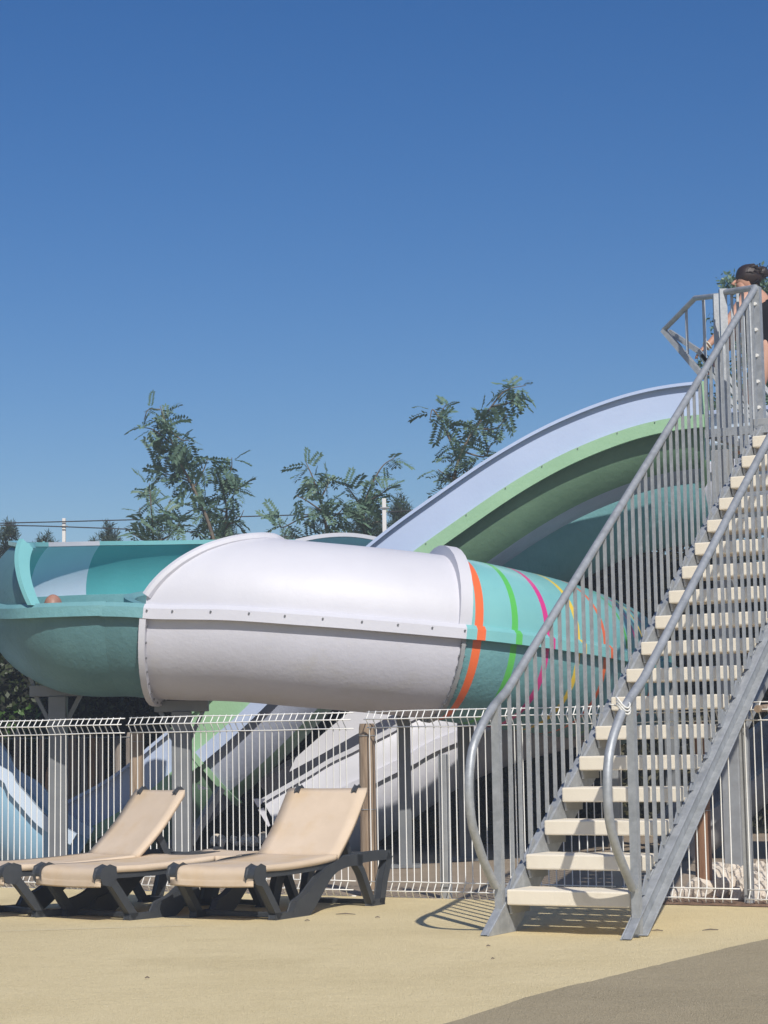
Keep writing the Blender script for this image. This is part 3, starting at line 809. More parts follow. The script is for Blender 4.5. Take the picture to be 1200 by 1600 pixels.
# ------------------------------------------------------------------ welded wire fence
wr=.0028
FH=1.21
def wire_mesh(gap_top=True):
    # side profile: (offset towards the viewer, z)
    pr=[(0,-.01),(.035,.045),(0,.10),(0,1.10),(.042,1.158),(.0,1.21)]
    mb=MB(); mb.tube([DA*-o+Vector((0,0,z)) for o,z in pr],.0041,5); return mb.mesh('vertical_wire',M['white_wire'],True)
vw=wire_mesh()
def fence_panel(t0,t1,label):
    root=empty('mesh_fence',label,'fence',tuple(fp(t0)),'white welded wire fence panels')
    n=int((t1-t0-.03)/.0535)
    for k in range(n+1):
        o=inst('vertical_wire',vw,root,DR*(.015+k*.0535)+DA*random.uniform(-.002,.002),(random.uniform(-.004,.004),random.uniform(-.004,.004),0))
    for off,z in ((.006,.0),(.040,.045),(.006,.10),(.006,1.10),(.047,1.158),(.006,1.205)):
        mb=MB(); 
        pts=[DR*(j/6*(t1-t0))-DA*off+Vector((0,0,z+random.uniform(-.003,.003))) for j in range(7)]
        mb.tube(pts,.0042,5); mb.build('horizontal_wire',M['white_wire'],root,smooth=True)
    return root
tp=lambda px:(lambda d:( -( FO.x*d.y-FO.y*d.x)/(DR.x*d.y-DR.y*d.x)))(ray(px,1300))
tA,tB_,tC,tD,tE=tp(-60),tp(200),tp(566),tp(965),tp(1166)
fence_panel(tA,tB_-.02,'white wire fence panel at far left in front of the split timber pickets')
fence_panel(tB_+.02,tC-.05,'white wire fence panel behind the two right hand loungers')
fence_panel(tC+.05,tD-.02,'white wire fence panel between the timber post and the stair')
fence_panel(tD+.02,tE-.05,'white wire fence panel running behind the stair treads')
fence_panel(tE,tp(1420),'white wire fence panel right of the stair before the pale rocks')
def fpost(px,label,h=1.2,w=.055,back=.05):
    p=fp(tp(px))+DA*back; mb=MB(); mb.box((0,0,h/2-.02),w,w,h,AX); o=mb.build('fence_post',M['galv_dull'],loc=p,bevel=.004)
    tag(o,label,'post','galvanised fence posts')
fpost(690,'galvanised square post a little lower than the fence, between timber post and stair',h=.94,w=.06)
fpost(960,'galvanised fence post behind the stair')
fpost(1163,'galvanised fence post right of the stair',w=.05)
def timber(p,h,r,label,m='wood',lean=0):
    root=bpy.data.objects.new('timber_post',None); COL.objects.link(root); root.location=p; tag(root,label,'post')
    mb=MB(); n=14; pts=[Vector((lean*z,0,z)) for z in (-.02,h*.3,h*.6,h*.97,h)]
    mb.tube(pts,[r,r*.98,r*.97,r*.96,r*.86],n); o=auto_smooth(mb.build('post',M[m],root),50)
    mb=MB()
    for z in (h*.5,h*.93): mb.tube([Vector((r*1.02*math.cos(t),r*1.02*math.sin(t),z)) for t in [2*math.pi*j/12 for j in range(12)]],.003,4,closed=True)
    mb.build('binding_wire',M['galv_dull'],root)
    return root
p=fp(tC)+DA*.08; timber(p,1.13,.057,'weathered round timber post at the bend of the white fence')
p=G(1106,1408); timber(Vector((p.x,p.y+.12,0)),1.1,.053,'brown timber post behind the fence beside the pale rocks','wood_brown')
c=U(213,1143,16.6); timber(Vector((c.x,16.6,0)),c.z,.055,'pale timber post before the pickets, above the left lounger')
# horizontal log end resting on the right panel
c=fp(tp(1186)); z=U(1186,1108,c.y).z
mb=MB(); mb.tube([Vector((c.x,c.y-.10,z)),Vector((c.x+.35,c.y+.9,z+.03))],.022,14); o=auto_smooth(mb.build('wooden_pole',M['wood']),50); tag(o,'round end of a pale wooden pole poking over the right fence panel','pole')
# soil edge strip under the right part of the fence
a0=fp(tp(1030)); a1=fp(tp(1500)); 
mb=MB(); n=40; vs=[]; 
for k in range(n+1):
    q=a0.lerp(a1,k/n); w=.05+.02*noise.noise(Vector((k*.7,0,0))); h=.018+.01*noise.noise(Vector((k*.9,3,0)))
    vs+=[q-DA*w+Vector((0,0,.0045)),q-DA*w*.4+Vector((0,0,h)),q+DA*.30+Vector((0,0,h*1.4)),q+DA*.6+Vector((0,0,.0045))]
fs=[(k*4+j,k*4+4+j,k*4+5+j,k*4+1+j) for k in range(n) for j in range(3)]
mb.add(vs,fs); o=mb.build('soil_edge',M['soil'],smooth=True); o['kind']='structure'
# rocks
def ico_rock(seed,sub=2):
    import bmesh
    bm=bmesh.new(); bmesh.ops.create_icosphere(bm,subdivisions=sub,radius=1)
    for v in bm.verts:
        n=v.co.normalized(); q=noise.noise(n*1.3+Vector((seed*7.1,0,0)))*.45+noise.noise(n*3+Vector((0,seed*3.3,0)))*.18
        v.co=n*(1+q)
    for k in range(5):
        d=Vector((random.gauss(0,1),random.gauss(0,1),random.gauss(0,1))).normalized(); L_=.78
        for v in bm.verts:
            e=v.co.dot(d)-L_
            if e>0: v.co-=d*e
    me=bpy.data.meshes.new('rock'); bm.to_mesh(me); bm.free(); me.materials.append(M['rock']); return me
rm=[ico_rock(i) for i in range(6)]
rng=random.Random(4)
k=0
for row in range(4):
    for c_ in range(26):
        t=tp(1042)+c_*.088+rng.uniform(-.03,.03)+row*.03; 
        q=fp(t)+DA*(.24+row*.15+rng.uniform(-.04,.04)); s=rng.uniform(.06,.10)
        if abs(q.x-(G(1106,1408).x))<.09 and row<1: continue
        z=.03+row*.035+rng.uniform(-.01,.02)+ (.03 if c_>9 else 0)
        o=bpy.data.objects.new('rock',rng.choice(rm)); COL.objects.link(o); o.location=(q.x,q.y,z); o.rotation_euler=[rng.uniform(0,6) for _ in range(3)]; o.scale=(s*1.15,s,s*.85)
        tag(o,'pale limestone rock in the pile behind the right fence panel','rock','pale limestone rocks behind the fence')
rng=random.Random(5)
for k in range(26):
    px=rng.uniform(325,420); q=G(px,1352+rng.uniform(-10,4)); s=rng.uniform(.025,.05)
    o=bpy.data.objects.new('rock',rng.choice(rm)); COL.objects.link(o); o.location=(q.x,q.y+.5,s*.5+.15); o.rotation_euler=[rng.uniform(0,6) for _ in range(3)]; o.scale=(s,s,s*.8)
    tag(o,'small rubble stone on the bank under the lavender slide','rock','rubble stones under the slides')

# ------------------------------------------------------------------ sun loungers
def prism(mb,poly,r0,r1,fr):
    n=len(poly); A_=[fr(r0,a,z) for a,z in poly]; B_=[fr(r1,a,z) for a,z in poly]
    mb.add(A_+B_,[tuple(range(n)),tuple(reversed(range(n,2*n)))]+[(i,(i+1)%n,n+(i+1)%n,n+i) for i in range(n)])
def loc(r,a,z): return Vector((r,a,z))
def strip(path,w):
    """polyline (a,z) with widths -> polygon outline"""
    L_=[];R2=[]
    for i,(a,z) in enumerate(path):
        p=path[max(i-1,0)]; q=path[min(i+1,len(path)-1)]
        t=Vector((q[0]-p[0],q[1]-p[1])).normalized(); n=Vector((-t.y,t.x)); ww=w[i]/2 if isinstance(w,list) else w/2
        L_.append((a+n.x*ww,z+n.y*ww)); R2.append((a-n.x*ww,z-n.y*ww))
    return L_+R2[::-1]
def strip_mesh(mb,path,w,r0,r1):
    prism(mb,strip(path,w),r0,r1,loc)
def arcpath(pts,n=6): return [(v.x,v.y) for v in cr([(a,z,0) for a,z in pts],n)]
def make_lounger(label,back_up,P,rz):
    root=empty('sun_lounger',label,'sun lounger',tuple(P),'beige sling sun loungers by the fence',rz)
    W=.60
    for sg in (0,1):
        r0,r1=(0,.05) if sg==0 else (W-.05,W)
        mb=MB()
        strip_mesh(mb,arcpath([(-.02,.26),(.03,.225),(.11,.13),(.20,.02)],4),.036,r0,r1)
        prism(mb,[(.155,0),(.30,0),(.27,.03),(.16,.035)],r0,r1,loc)
        mb.build('foot_leg',M['plastic'],root,bevel=.007)
        mb=MB(); pth=arcpath([(.35,.012),(.43,.035),(.52,.075),(.63,.155),(.745,.235),(.88,.278),(1.02,.292),(1.13,.287)],5)
        n=len(pth); ws=[.055+.085*max(0,1-i/(n*.62))**.7 if i>3 else .03+.03*i for i in range(n)]
        P2=strip(pth,ws)
        prism(mb,[(max(p[0],.0),max(p[1],.0)) for p in P2],r0,r1,loc)
        prism(mb,[(.22,.0),(.49,.0),(.47,.035),(.25,.03)],r0+.001,r1-.001,loc)
        mb.build('curved_leg',M['plastic'],root,bevel=.006)
        mb=MB(); strip_mesh(mb,[(1.08,.298),(1.25,.304),(1.47,.304)],.046,r0,r1); mb.build('side_rail',M['plastic'],root,bevel=.007)
        mb=MB(); strip_mesh(mb,[(.04,.262),(.35,.262),(.70,.272),(.93,.282)],.024,*((.022,.05) if sg==0 else (W-.05,W-.022))); mb.build('seat_rail',M['plastic'],root,bevel=.005)
        mb=MB(); strip_mesh(mb,arcpath([(1.09,.27),(1.145,.21),(1.20,.12),(1.265,.015)],5),.034,r0,r1)
        prism(mb,[(1.24,0),(1.395,0),(1.39,.035),(1.26,.035)],r0,r1,loc)
        strip_mesh(mb,[(1.365,.012),(1.405,.15),(1.475,.30)],[.05,.055,.05],r0,r1)
        mb.build('head_leg',M['plastic'],root,bevel=.006)
        mb=MB(); prism(mb,[(-.045,.225),(.005,.215),(.045,.255),(.04,.305),(.0,.318),(-.05,.300),(-.062,.262)],r0-.004 if sg==0 else W-.062,.062 if sg==0 else W+.004,loc); mb.build('corner_cap',M['plastic'],root,bevel=.012)
    mb=MB(); mb.box((W/2,.0,.235),W-.11,.03,.035); mb.build('foot_bar',M['plastic'],root,bevel=.008)
    mb=MB(); mb.box((W/2,1.46,.295),W-.1,.045,.045); mb.build('head_bar',M['plastic'],root,bevel=.008)
    mb=MB(); mb.box((W/2,.26,.022),W-.1,.045,.03); mb.build('cross_bar',M['plastic'],root,bevel=.006)
    mb=MB(); mb.box((W/2,1.31,.022),W-.1,.04,.03); mb.build('cross_bar',M['plastic'],root,bevel=.006)
    # sling seat
    def sheetmesh(path,r0,r1,th,sag=.012,n=8):
        mb=MB(); m=len(path)
        for side_ in (0,1):
            for (a,z) in path:
                for j in range(n+1):
                    f=j/n; zz=z-sag*math.sin(math.pi*f)-(th if side_ else 0); mb.v.append((r0+(r1-r0)*f,a,zz))
        N=n+1; off=m*N
        for i in range(m-1):
            for j in range(n):
                a=i*N+j; mb.f.append((a,a+1,a+N+1,a+N)); mb.m.append(0); mb.f.append((off+a,off+a+N,off+a+N+1,off+a+1)); mb.m.append(0)
            for j in (0,n):
                a=i*N+j; q=(a,a+N,off+a+N,off+a); mb.f.append(q if j==0 else q[::-1]); mb.m.append(0)
        for i in (0,m-1):
            for j in range(n):
                a=i*N+j; q=(a,off+a,off+a+1,a+1); mb.f.append(q if i==0 else q[::-1]); mb.m.append(0)
        return mb
    hinge=(.86,.335)
    seat=arcpath([(-.055,.235),(-.052,.285),(-.01,.312),(.10,.315),(.30,.312),(.55,.318),(.75,.328),(hinge[0],hinge[1])],5)
    o=sheetmesh(seat,.012,W-.012,.036,.006).build('seat_sling',M['fabric'],root,smooth=True)
    # front roll hides the frame at the foot
    if back_up:
        an=R_(47.5); L_=.53
    else: an=R_(1.0); L_=.52
    end=(hinge[0]+L_*math.cos(an),hinge[1]+L_*math.sin(an)); mid=(hinge[0]+L_*.5*math.cos(an)+.014,hinge[1]+L_*.5*math.sin(an)-.014*math.cos(an))
    o=sheetmesh(arcpath([hinge,mid,end],8),.010,W-.010,.040,.004 if back_up else .01).build('back_sling',M['fabric'],root,smooth=True)
    nx,nz=math.sin(an),-math.cos(an)
    for r0,r1 in ((.075,.105),(W-.105,W-.075)):
        mb=MB(); strip_mesh(mb,[(hinge[0]+.02+nx*.046,hinge[1]+nz*.046),(end[0]+nx*.040,end[1]+nz*.040)],.016,r0,r1); mb.build('back_frame',M['plastic'],root,bevel=.005)
        mb=MB(); prism(mb,[(end[0]-.05*math.cos(an)+nx*.03,end[1]-.05*math.sin(an)+nz*.03),(end[0]-.03*math.cos(an)-nx*.01,end[1]-.03*math.sin(an)-nz*.01),(end[0]+.018*math.cos(an)-nx*.004,end[1]+.018*math.sin(an)-nz*.004),(end[0]+.02*math.cos(an)+nx*.03,end[1]+.02*math.sin(an)+nz*.03)],r0,r1,loc); mb.build('corner_cap',M['plastic'],root,bevel=.006)
    mb=MB(); mb.box((W/2,end[0]+nx*.03,end[1]+nz*.03),W-.12,.03,.03); mb.build('top_bar',M['plastic'],root,bevel=.006)
    if back_up:
        for r0 in (.09,W-.13):
            mb=MB(); strip_mesh(mb,[(hinge[0]+.25*math.cos(an)+nx*.03,hinge[1]+.25*math.sin(an)+nz*.03),(1.15,.315)],.035,r0,r0+.035); mb.build('prop_arm',M['plastic'],root,bevel=.004)
    return root
# right front corner of the foot of each lounger in the photo
def place(px,py,z=.288):
    q=G(px,py,z); return q-DR*.60
def lay(px,py,az,label,up,z=.288):
    q=G(px,py,z); a=R_(az); c=q-Vector((math.cos(a),-math.sin(a),0))*.60
    return make_lounger(label,up,(c.x,c.y,0),-a)
lay(407,1361,30,'right hand sun lounger, backrest raised, nearest the stair',True)
lay(171,1362,41,'middle sun lounger lying flat between the two raised ones',False)
lay(21,1356,51,'left hand sun lounger with raised backrest, its foot cut off by the photo edge',True,.30)
# ------------------------------------------------------------------ split chestnut palisade
pal=empty('picket_palisade','rustic palisade of uneven split timber pickets before the dark hedge','fence',(-3.5,19.6,0))
rng=random.Random(11)
x=-5.6; k=0
while x<-2.25:
    w=rng.uniform(.05,.085); px=600+F*x/19.6
    htop=1143+ (px*.0)+rng.uniform(-6,8); zt_=U(px,htop,19.6).z
    if rng.random()<.14: zt_-=rng.uniform(.2,.6)
    h=zt_; n=6; r=w/2
    mb=MB(); pts=[Vector((rng.uniform(-.008,.008),rng.uniform(-.01,.01),z)) for z in (0,h*.3,h*.6,h-.06,h)]
    mb.tube(pts,[r,r*rng.uniform(.85,1.05),r*.95,r*.85,r*.4],n)
    o=mb.build('picket',M[rng.choice(['picket1','picket1','picket2','picket3','picket3'])],pal,loc=Vector((x+3.5,rng.uniform(-.03,.03),0)))
    o.rotation_euler=(rng.uniform(-.01,.01),rng.uniform(-.025,.025),0)
    x+=w+rng.choice([.0,.01,.02,.04,.09]); k+=1
for z in (.5,1.1):
    mb=MB(); mb.tube([Vector((-2.1,-.06,z)),Vector((1.2,-.06,z))],.004,5); mb.build('tie_wire',M['galv_dull'],pal)
# ------------------------------------------------------------------ vegetation
def leaf_quads(mb,c,d,n,ln,wd,mi=0):
    """one pointed leaf: rhombus folded a little"""
    s=d.cross(n)
    if s.length<1e-4: return
    s.normalize()
    mb.add([c,c+d*ln*.5+s*wd*.5,c+d*ln,c+d*ln*.5-s*wd*.5],[(0,1,2,3)],mi)
def rv(g=random): 
    while True:
        v=Vector((g.uniform(-1,1),g.uniform(-1,1),g.uniform(-1,1)))
        if .05<v.length<1: return v.normalized()
def hedge(name,label,x0,x1,yc,dep,ztop,nl,ls,m,seed,wob=.35,fresh=0):
    g=random.Random(seed); root=empty(name,label,'hedge',((x0+x1)/2,yc,0)); O=root.location
    def top(x): return ztop+wob*noise.noise(Vector((x*.9,seed,0)))+wob*.5*noise.noise(Vector((x*3,seed,1)))
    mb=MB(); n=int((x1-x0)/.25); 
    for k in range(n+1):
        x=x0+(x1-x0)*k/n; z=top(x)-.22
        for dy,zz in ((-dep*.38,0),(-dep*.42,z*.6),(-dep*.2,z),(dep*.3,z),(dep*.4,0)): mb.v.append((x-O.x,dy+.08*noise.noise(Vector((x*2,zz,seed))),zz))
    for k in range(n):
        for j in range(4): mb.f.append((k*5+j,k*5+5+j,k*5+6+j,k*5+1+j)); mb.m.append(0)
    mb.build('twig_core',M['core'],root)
    mb=MB()
    for k in range(nl):
        x=g.uniform(x0,x1); z=g.random()**.8*top(x); bul=.16*noise.noise(Vector((x*1.7,z*1.7,seed)))+.10*noise.noise(Vector((x*5,z*5,seed)))
        zt_=top(x)
        if g.random()<.25: y=g.uniform(-dep*.4,dep*.4); z=zt_-g.uniform(-.06,.2)
        else: y=-dep*.44-bul+g.uniform(-.07,.08)
        z+=g.uniform(-.05,.05)
        if z<0.02: continue
        c=Vector((x-O.x,y,z)); d=(rv(g)+Vector((0,-.4,.2))).normalized(); nn=(rv(g)+Vector((0,-.7,.6))).normalized()
        mi=1 if (fresh and abs(x-fresh)<.35 and abs(z-1.25)<.18 and g.random()<.7) else 0
        leaf_quads(mb,c,d,nn,ls*g.uniform(.7,1.3),ls*.5*g.uniform(.7,1.2),mi)
    o=mb.build('foliage',[M[m],M['leaf_fresh']],root); o['kind']='stuff'; return root
hedge('hedge','dark leafy hedge behind the pickets and the teal bend',-7.5,1.5,21.2,1.4,2.25,26000,.085,'leaf_hedge',3,fresh=-3.75)
hedge('hedge','tall olive brown hedge seen between the striped tube and the stair rail',1.2,9.0,22.8,1.8,3.15,26000,.08,'leaf_olive',9)
def tree(label,branches,Y,dens,m,trunk_px=None,leaf_len=.30,kind='pinnate',cat='tree',name='acacia_tree',seed=1,spread=.18,depth=.5):
    g=random.Random(seed); b0=branches[0][0]; base=U(b0[0][0],b0[0][1],Y)
    root=empty(name,label,cat,(base.x,Y,0)); O=Vector((base.x,Y,0))
    fol=MB()
    tk=MB(); zb=base.z
    tk.tube([Vector((-.15,0,0)),Vector((-.1,.05,zb*.5)),base-O],[.07,.05,.02],7); auto_smooth(tk.build('trunk',M['bark'],root),60)
    for bi,(pts,rad,w) in enumerate(branches):
        dy=g.uniform(-depth,depth) if bi else 0
        P=[U(x,y,Y)-O+Vector((0,dy*(k/(len(pts)-1) if len(pts)>1 else 0),0)) for k,(x,y) in enumerate(pts)]
        C_=cr([tuple(p) for p in P],6); n=len(C_)
        lb=MB(); lb.tube(C_,[max(.004,.018*w*(1-i/n)+.004) for i in range(n)],5); lb.build('limb',M['bark'],root,smooth=True)
        Lb=sum((C_[i+1]-C_[i]).length for i in range(n-1))
        cnt=int(dens*Lb*rad*(50 if kind=='pinnate' else 170 if kind=='broad' else 60))
        for k in range(cnt):
            f=g.random(); i=min(n-2,int(f*(n-1))); c=C_[i].lerp(C_[i+1],f*(n-1)-i)
            rr=rad*(1.15-.6*f) if f>.2 else rad*1.1
            od=rv(g); st_=c+od*rr*g.random()**.6*(.40 if kind=='pinnate' else .9); od=(od+Vector((0,0,.15))).normalized()
            LL=leaf_len*g.uniform(.5,1.0)
            if kind=='pinnate':
                d=(od+Vector((0,0,-.1))+rv(g)*.3).normalized(); up=(Vector((0,0,1))+rv(g)*.6).normalized(); s=d.cross(up)
                if s.length<.1: continue
                s.normalize(); up=s.cross(d); pos=st_.copy(); nl=7; droop=g.uniform(.15,.9)
                for q in range(nl):
                    pos=pos+d*LL/nl; d=(d+Vector((0,0,-droop/nl))).normalized()
                    for sg in (-1,1):
                        leaf_quads(fol,pos,(s*sg+d*.45+up*g.uniform(-.25,.15)).normalized(),up+s*sg*.3,LL*.34,LL*.155)
                leaf_quads(fol,pos,d,up,LL*.3,LL*.14)
            elif kind=='needle':
                d=(rv(g)*.6+Vector((0,0,1))).normalized()
                for q in range(12):
                    dd=(d+rv(g)*.9).normalized(); leaf_quads(fol,st_+d*LL*q/16,dd,rv(g),LL*.55,.012)
            else:
                for q in range(4): leaf_quads(fol,st_+rv(g)*.06,rv(g),rv(g),LL*.4,LL*.2)
    o=fol.build('crown',M[m],root); o['kind']='stuff'; return root
YT=27
tree('tallest acacia sapling, leaning left above the teal bend',[
 ([(338,860),(325,815),(313,787),(297,752),(282,724),(270,695),(260,665),(250,634)],.20,1.4),
 ([(282,724),(255,712),(236,706)],.16,.5),([(265,690),(240,672),(222,668)],.13,.5),([(262,670),(285,690),(300,695)],.14,.5),([(297,752),(270,740),(245,735)],.13,.5),
 ([(300,765),(315,735),(322,710)],.15,.6),([(250,640),(232,640),(225,655)],.08,.4)],YT,4.2,'leaf_acacia',seed=2,name='acacia_tree')
tree('bushy acacia sapling beside the tallest one, above the white rim',[
 ([(354,860),(354,820),(353,787),(345,755),(334,722)],.22,1.1),([(353,790),(368,775),(376,768)],.14,.5),([(348,762),(362,735),(364,718)],.13,.5),([(353,800),(330,790),(312,785)],.16,.5),([(354,820),(372,812),(380,795)],.11,.4)],YT+.4,4.2,'leaf_acacia',seed=3)
tree('low acacia sapling at the far left of the group, over the teal wall',[
 ([(240,860),(238,825),(236,790),(233,755)],.17,1),([(238,825),(255,800),(262,775)],.13,.5),([(238,830),(222,815),(220,795)],.09,.5),([(240,850),(270,835),(285,815)],.2,.6),([(240,850),(225,845),(215,840)],.14,.5)],YT-.3,4.0,'leaf_acacia',seed=4)
tree('acacia sapling with drooping left arm above the white tube',[
 ([(512,850),(508,815),(500,780),(488,745),(476,718)],.17,1.2),([(505,800),(470,808),(438,820),(432,800)],.13,.6),([(500,780),(512,755),(508,738)],.10,.5),([(505,800),(480,785),(465,780)],.12,.5),([(508,815),(530,800),(540,785)],.2,.5)],YT,4.2,'leaf_acacia',seed=5)
tree('acacia sapling with arching top beside the right white post',[
 ([(570,850),(568,815),(570,785),(582,755),(598,728),(618,714)],.13,1.2),([(568,800),(552,775),(540,762)],.10,.5),([(572,785),(595,775),(606,768)],.13,.5),([(568,820),(550,812),(530,815)],.22,.5),([(568,825),(590,815),(600,820)],.2,.5)],YT+.5,4.2,'leaf_acacia',seed=31)
tree('right hand acacia sapling rising behind the lavender slide',[
 ([(706,770),(712,735),(722,705),(742,670),(768,635),(790,610),(822,602)],.19,1.3),([(716,720),(700,680),(688,650),(698,630)],.13,.7),([(688,655),(676,640),(672,655)],.07,.5),([(742,670),(775,672),(790,655)],.17,.6),([(722,705),(755,715),(765,700)],.17,.6),([(706,745),(692,740),(684,735)],.11,.5),([(768,635),(795,632),(805,622)],.13,.5)],YT,4.6,'leaf_acacia',seed=7)
tree('broad leafed tree behind the swimmer on the platform',[
 ([(1175,700),(1172,620),(1175,540),(1178,480),(1180,430)],.34,2),([(1175,560),(1145,520),(1120,500)],.2,.8),([(1172,620),(1130,575),(1105,560)],.2,.8),([(1178,480),(1150,455),(1130,445)],.16,.6),([(1178,500),(1205,470),(1210,430)],.4,.8),([(1172,640),(1130,640),(1110,620)],.25,.8),([(1175,640),(1220,600),(1240,520)],.45,.8)],24,4.2,'leaf_acacia',seed=8,kind='broad',leaf_len=.22,name='broadleaf_tree')
for i,(x,y,w,lab) in enumerate(((14,826,26,'pine top at the far left edge beyond the flume'),(70,842,17,'small twin pine tip just left of the left white post'),(170,828,26,'rounded pine top between left white post and the acacias'),(627,782,20,'pine tip right of the right white post'),(250,842,34,'dark pine crown below the low acacia sapling'),(450,838,22,'faint conifer tip left of the drooping acacia'),(350,815,22,'conifer tip seen through the bushy acacia'),(575,800,36,'dense conifer behind the arching acacia'))):
    sx=w/2
    tree(lab,[([(x,y+60),(x,y+30),(x,y)],.16,1),([(x,y+45),(x-sx*.7,y+25),(x-sx*.8,y+12)],.14,.6),([(x,y+45),(x+sx*.7,y+25),(x+sx*.8,y+14)],.14,.6),([(x,y+60),(x-sx,y+50),(x-sx*1.2,y+32)],.2,.6),([(x,y+60),(x+sx,y+50),(x+sx*1.2,y+32)],.2,.6)],34,10,'needle',seed=20+i,kind='needle',leaf_len=.22,name='pine_tree')
# white posts and cables
def wpost(px,pyt,Y,lab,w=.05):
    c=U(px,pyt,Y); root=bpy.data.objects.new('cable_post',None); COL.objects.link(root); root.location=(c.x,Y,0); tag(root,lab,'post')
    mb=MB(); mb.box((0,0,c.z/2),w,w,c.z); mb.build('post',M['pole'],root,bevel=.005)
    mb=MB(); mb.tube([Vector((-.05,-.03,c.z-.12)),Vector((.06,-.03,c.z-.12))],.012,6); mb.build('cable_clip',M['galv_dull'],root)
wpost(100,810,30,'white post left, above the pale section of the flume wall'); wpost(600,779,25,'white post right, between the arching acacia and the lavender slide')
def cable(pts,lab):
    P=[U(x,y,Y) for x,y,Y in pts]; C_=cr([tuple(p) for p in P],8); mb=MB(); mb.tube(C_,.009,5); tag(mb.build('overhead_cable',M['cable'],smooth=True),lab,'cable')
cable([(-200,824,30),(0,817.5,30),(100,815,29.95),(350,808,30),(600,800,29.95),(760,792,30)],'upper thin cable strung between the white posts')
cable([(-200,815,30),(0,820.5,30),(100,823,29.93),(322,832,30),(600,846,30)],'lower thin cable sagging behind the acacias')

# ------------------------------------------------------------------ people
def skin_body(name,verts,edges,radii,m,parent,root_i=0,sub=2):
    me=bpy.data.meshes.new(name); me.from_pydata([tuple(v) for v in verts],edges,[]); me.materials.append(m)
    o=bpy.data.objects.new(name,me); link(o,parent)
    o.modifiers.new('skin','SKIN').use_smooth_shade=True
    sk=me.skin_vertices[0].data
    for i,r in enumerate(radii): sk[i].radius=(r if isinstance(r,tuple) else (r,r)); sk[i].use_root=(i==root_i)
    s=o.modifiers.new('subdivision','SUBSURF'); s.levels=sub; s.render_levels=sub
    return o
def ball(name,c,r,m,parent,sc=(1,1,1),seed=0,nz=0):
    import bmesh
    bm=bmesh.new(); bmesh.ops.create_icosphere(bm,subdivisions=3,radius=r)
    for v in bm.verts:
        n=v.co.normalized(); v.co=Vector((v.co.x*sc[0],v.co.y*sc[1],v.co.z*sc[2]))*(1+nz*noise.noise(n*3+Vector((seed,0,0))))
    me=bpy.data.meshes.new(name); bm.to_mesh(me); bm.free(); me.materials.append(m); me.polygons.foreach_set('use_smooth',[True]*len(me.polygons))
    o=bpy.data.objects.new(name,me); link(o,parent); o.location=c; return o
YW=16.6
wroot=empty('person','woman in a black swimsuit with dark bun bending forward at the stair head','person',(U(1200,700,YW).x,YW,PZ)); WO=wroot.location.copy()
def w(px,py,dy=0): return U(px-13,py,YW+dy)-WO
V=[w(1212,548),w(1207,515),w(1200,485),w(1190,462),w(1176,448),w(1168,438),   #0 pelvis 1 waist 2 chest 3 upper chest 4 neck 5 head
   w(1180,463,-.16),w(1150,505,-.20),w(1122,537,-.22),w(1112,545,-.22),      #6-9 near arm
   w(1193,470,.17),w(1165,515,.22),w(1140,560,.25),w(1130,570,.25),            #10-13 far arm
   w(1207,556,-.09),w(1190,625,-.10),w(1203,705,-.10),w(1190,712,-.10),        #14-17 near leg
   w(1215,556,.10),w(1180,622,.16),w(1188,705,.14),w(1175,712,.14)]
for i in (16,20): V[i].z=.07
for i in (17,21): V[i].z=.035
V[17].x=V[16].x-.15; V[21].x=V[20].x-.15
E=[(0,1),(1,2),(2,3),(3,4),(4,5),(3,6),(6,7),(7,8),(8,9),(3,10),(10,11),(11,12),(12,13),(0,14),(14,15),(15,16),(16,17),(0,18),(18,19),(19,20),(20,21)]
Rr=[(.15,.13),(.125,.11),(.14,.12),(.12,.10),.05,.075,.055,.040,.028,.030,.055,.040,.028,.030,.095,.062,.042,.035,.095,.062,.042,.035]
skin_body('body',V,E,Rr,M['skin'],wroot)
# swimsuit
Vs=[V[0]+Vector((0,0,-.03)),V[0],V[1],V[2],V[2].lerp(V[3],.75)]
skin_body('swimsuit',Vs,[(0,1),(1,2),(2,3),(3,4)],[(.18,.17),(.20,.185),(.18,.165),(.185,.17),(.13,.12)],M['suit'],wroot)
for dy in (-.07,.07):
    mb=MB(); mb.tube([V[2]+Vector((.02,dy,.08)),V[3]+Vector((.03,dy,.11)),V[3]+Vector((-.09,dy*1.2,.02))],.012,6); mb.build('strap',M['suit'],wroot,smooth=True)
hc=w(1179,437)
ball('face',hc,.092,M['skin'],wroot,(.95,.82,1.12))
mb=MB(); mb.tube([hc+Vector((-.085,0,-.01)),hc+Vector((-.115,0,-.035)),hc+Vector((-.09,0,-.045))],[.012,.016,.008],6); mb.build('nose',M['skin'],wroot,smooth=True)
ball('hair',hc+Vector((.022,0,.028)),.103,M['hair'],wroot,(1.06,.92,.95),3,.16)
g=random.Random(3); mb=MB()
for k in range(70):
    d=rv(g); d.z=abs(d.z)*.8+.05; d.normalize(); p0=hc+Vector((.022,0,.028))+d*.095; sw=Vector((1,0,-.1)).normalized()
    mb.tube([p0,p0+sw*.03+d*.008,p0+sw*.055+d*(.012*g.random()-.008)],[.006,.006,.002],4)
for k in range(14):
    p0=hc+Vector((.125,0,.055)); d=rv(g); mb.tube([p0+d*.045,p0+d*.075+Vector((0,0,.01)),p0+d*.085+rv(g)*.03],[.005,.004,.001],4)
mb.build('hair_strand',M['hair'],wroot,smooth=True)['kind']='stuff'
ball('hair_bun',hc+Vector((.125,0,.055)),.06,M['hair'],wroot,(1,1,.9),5,.12)
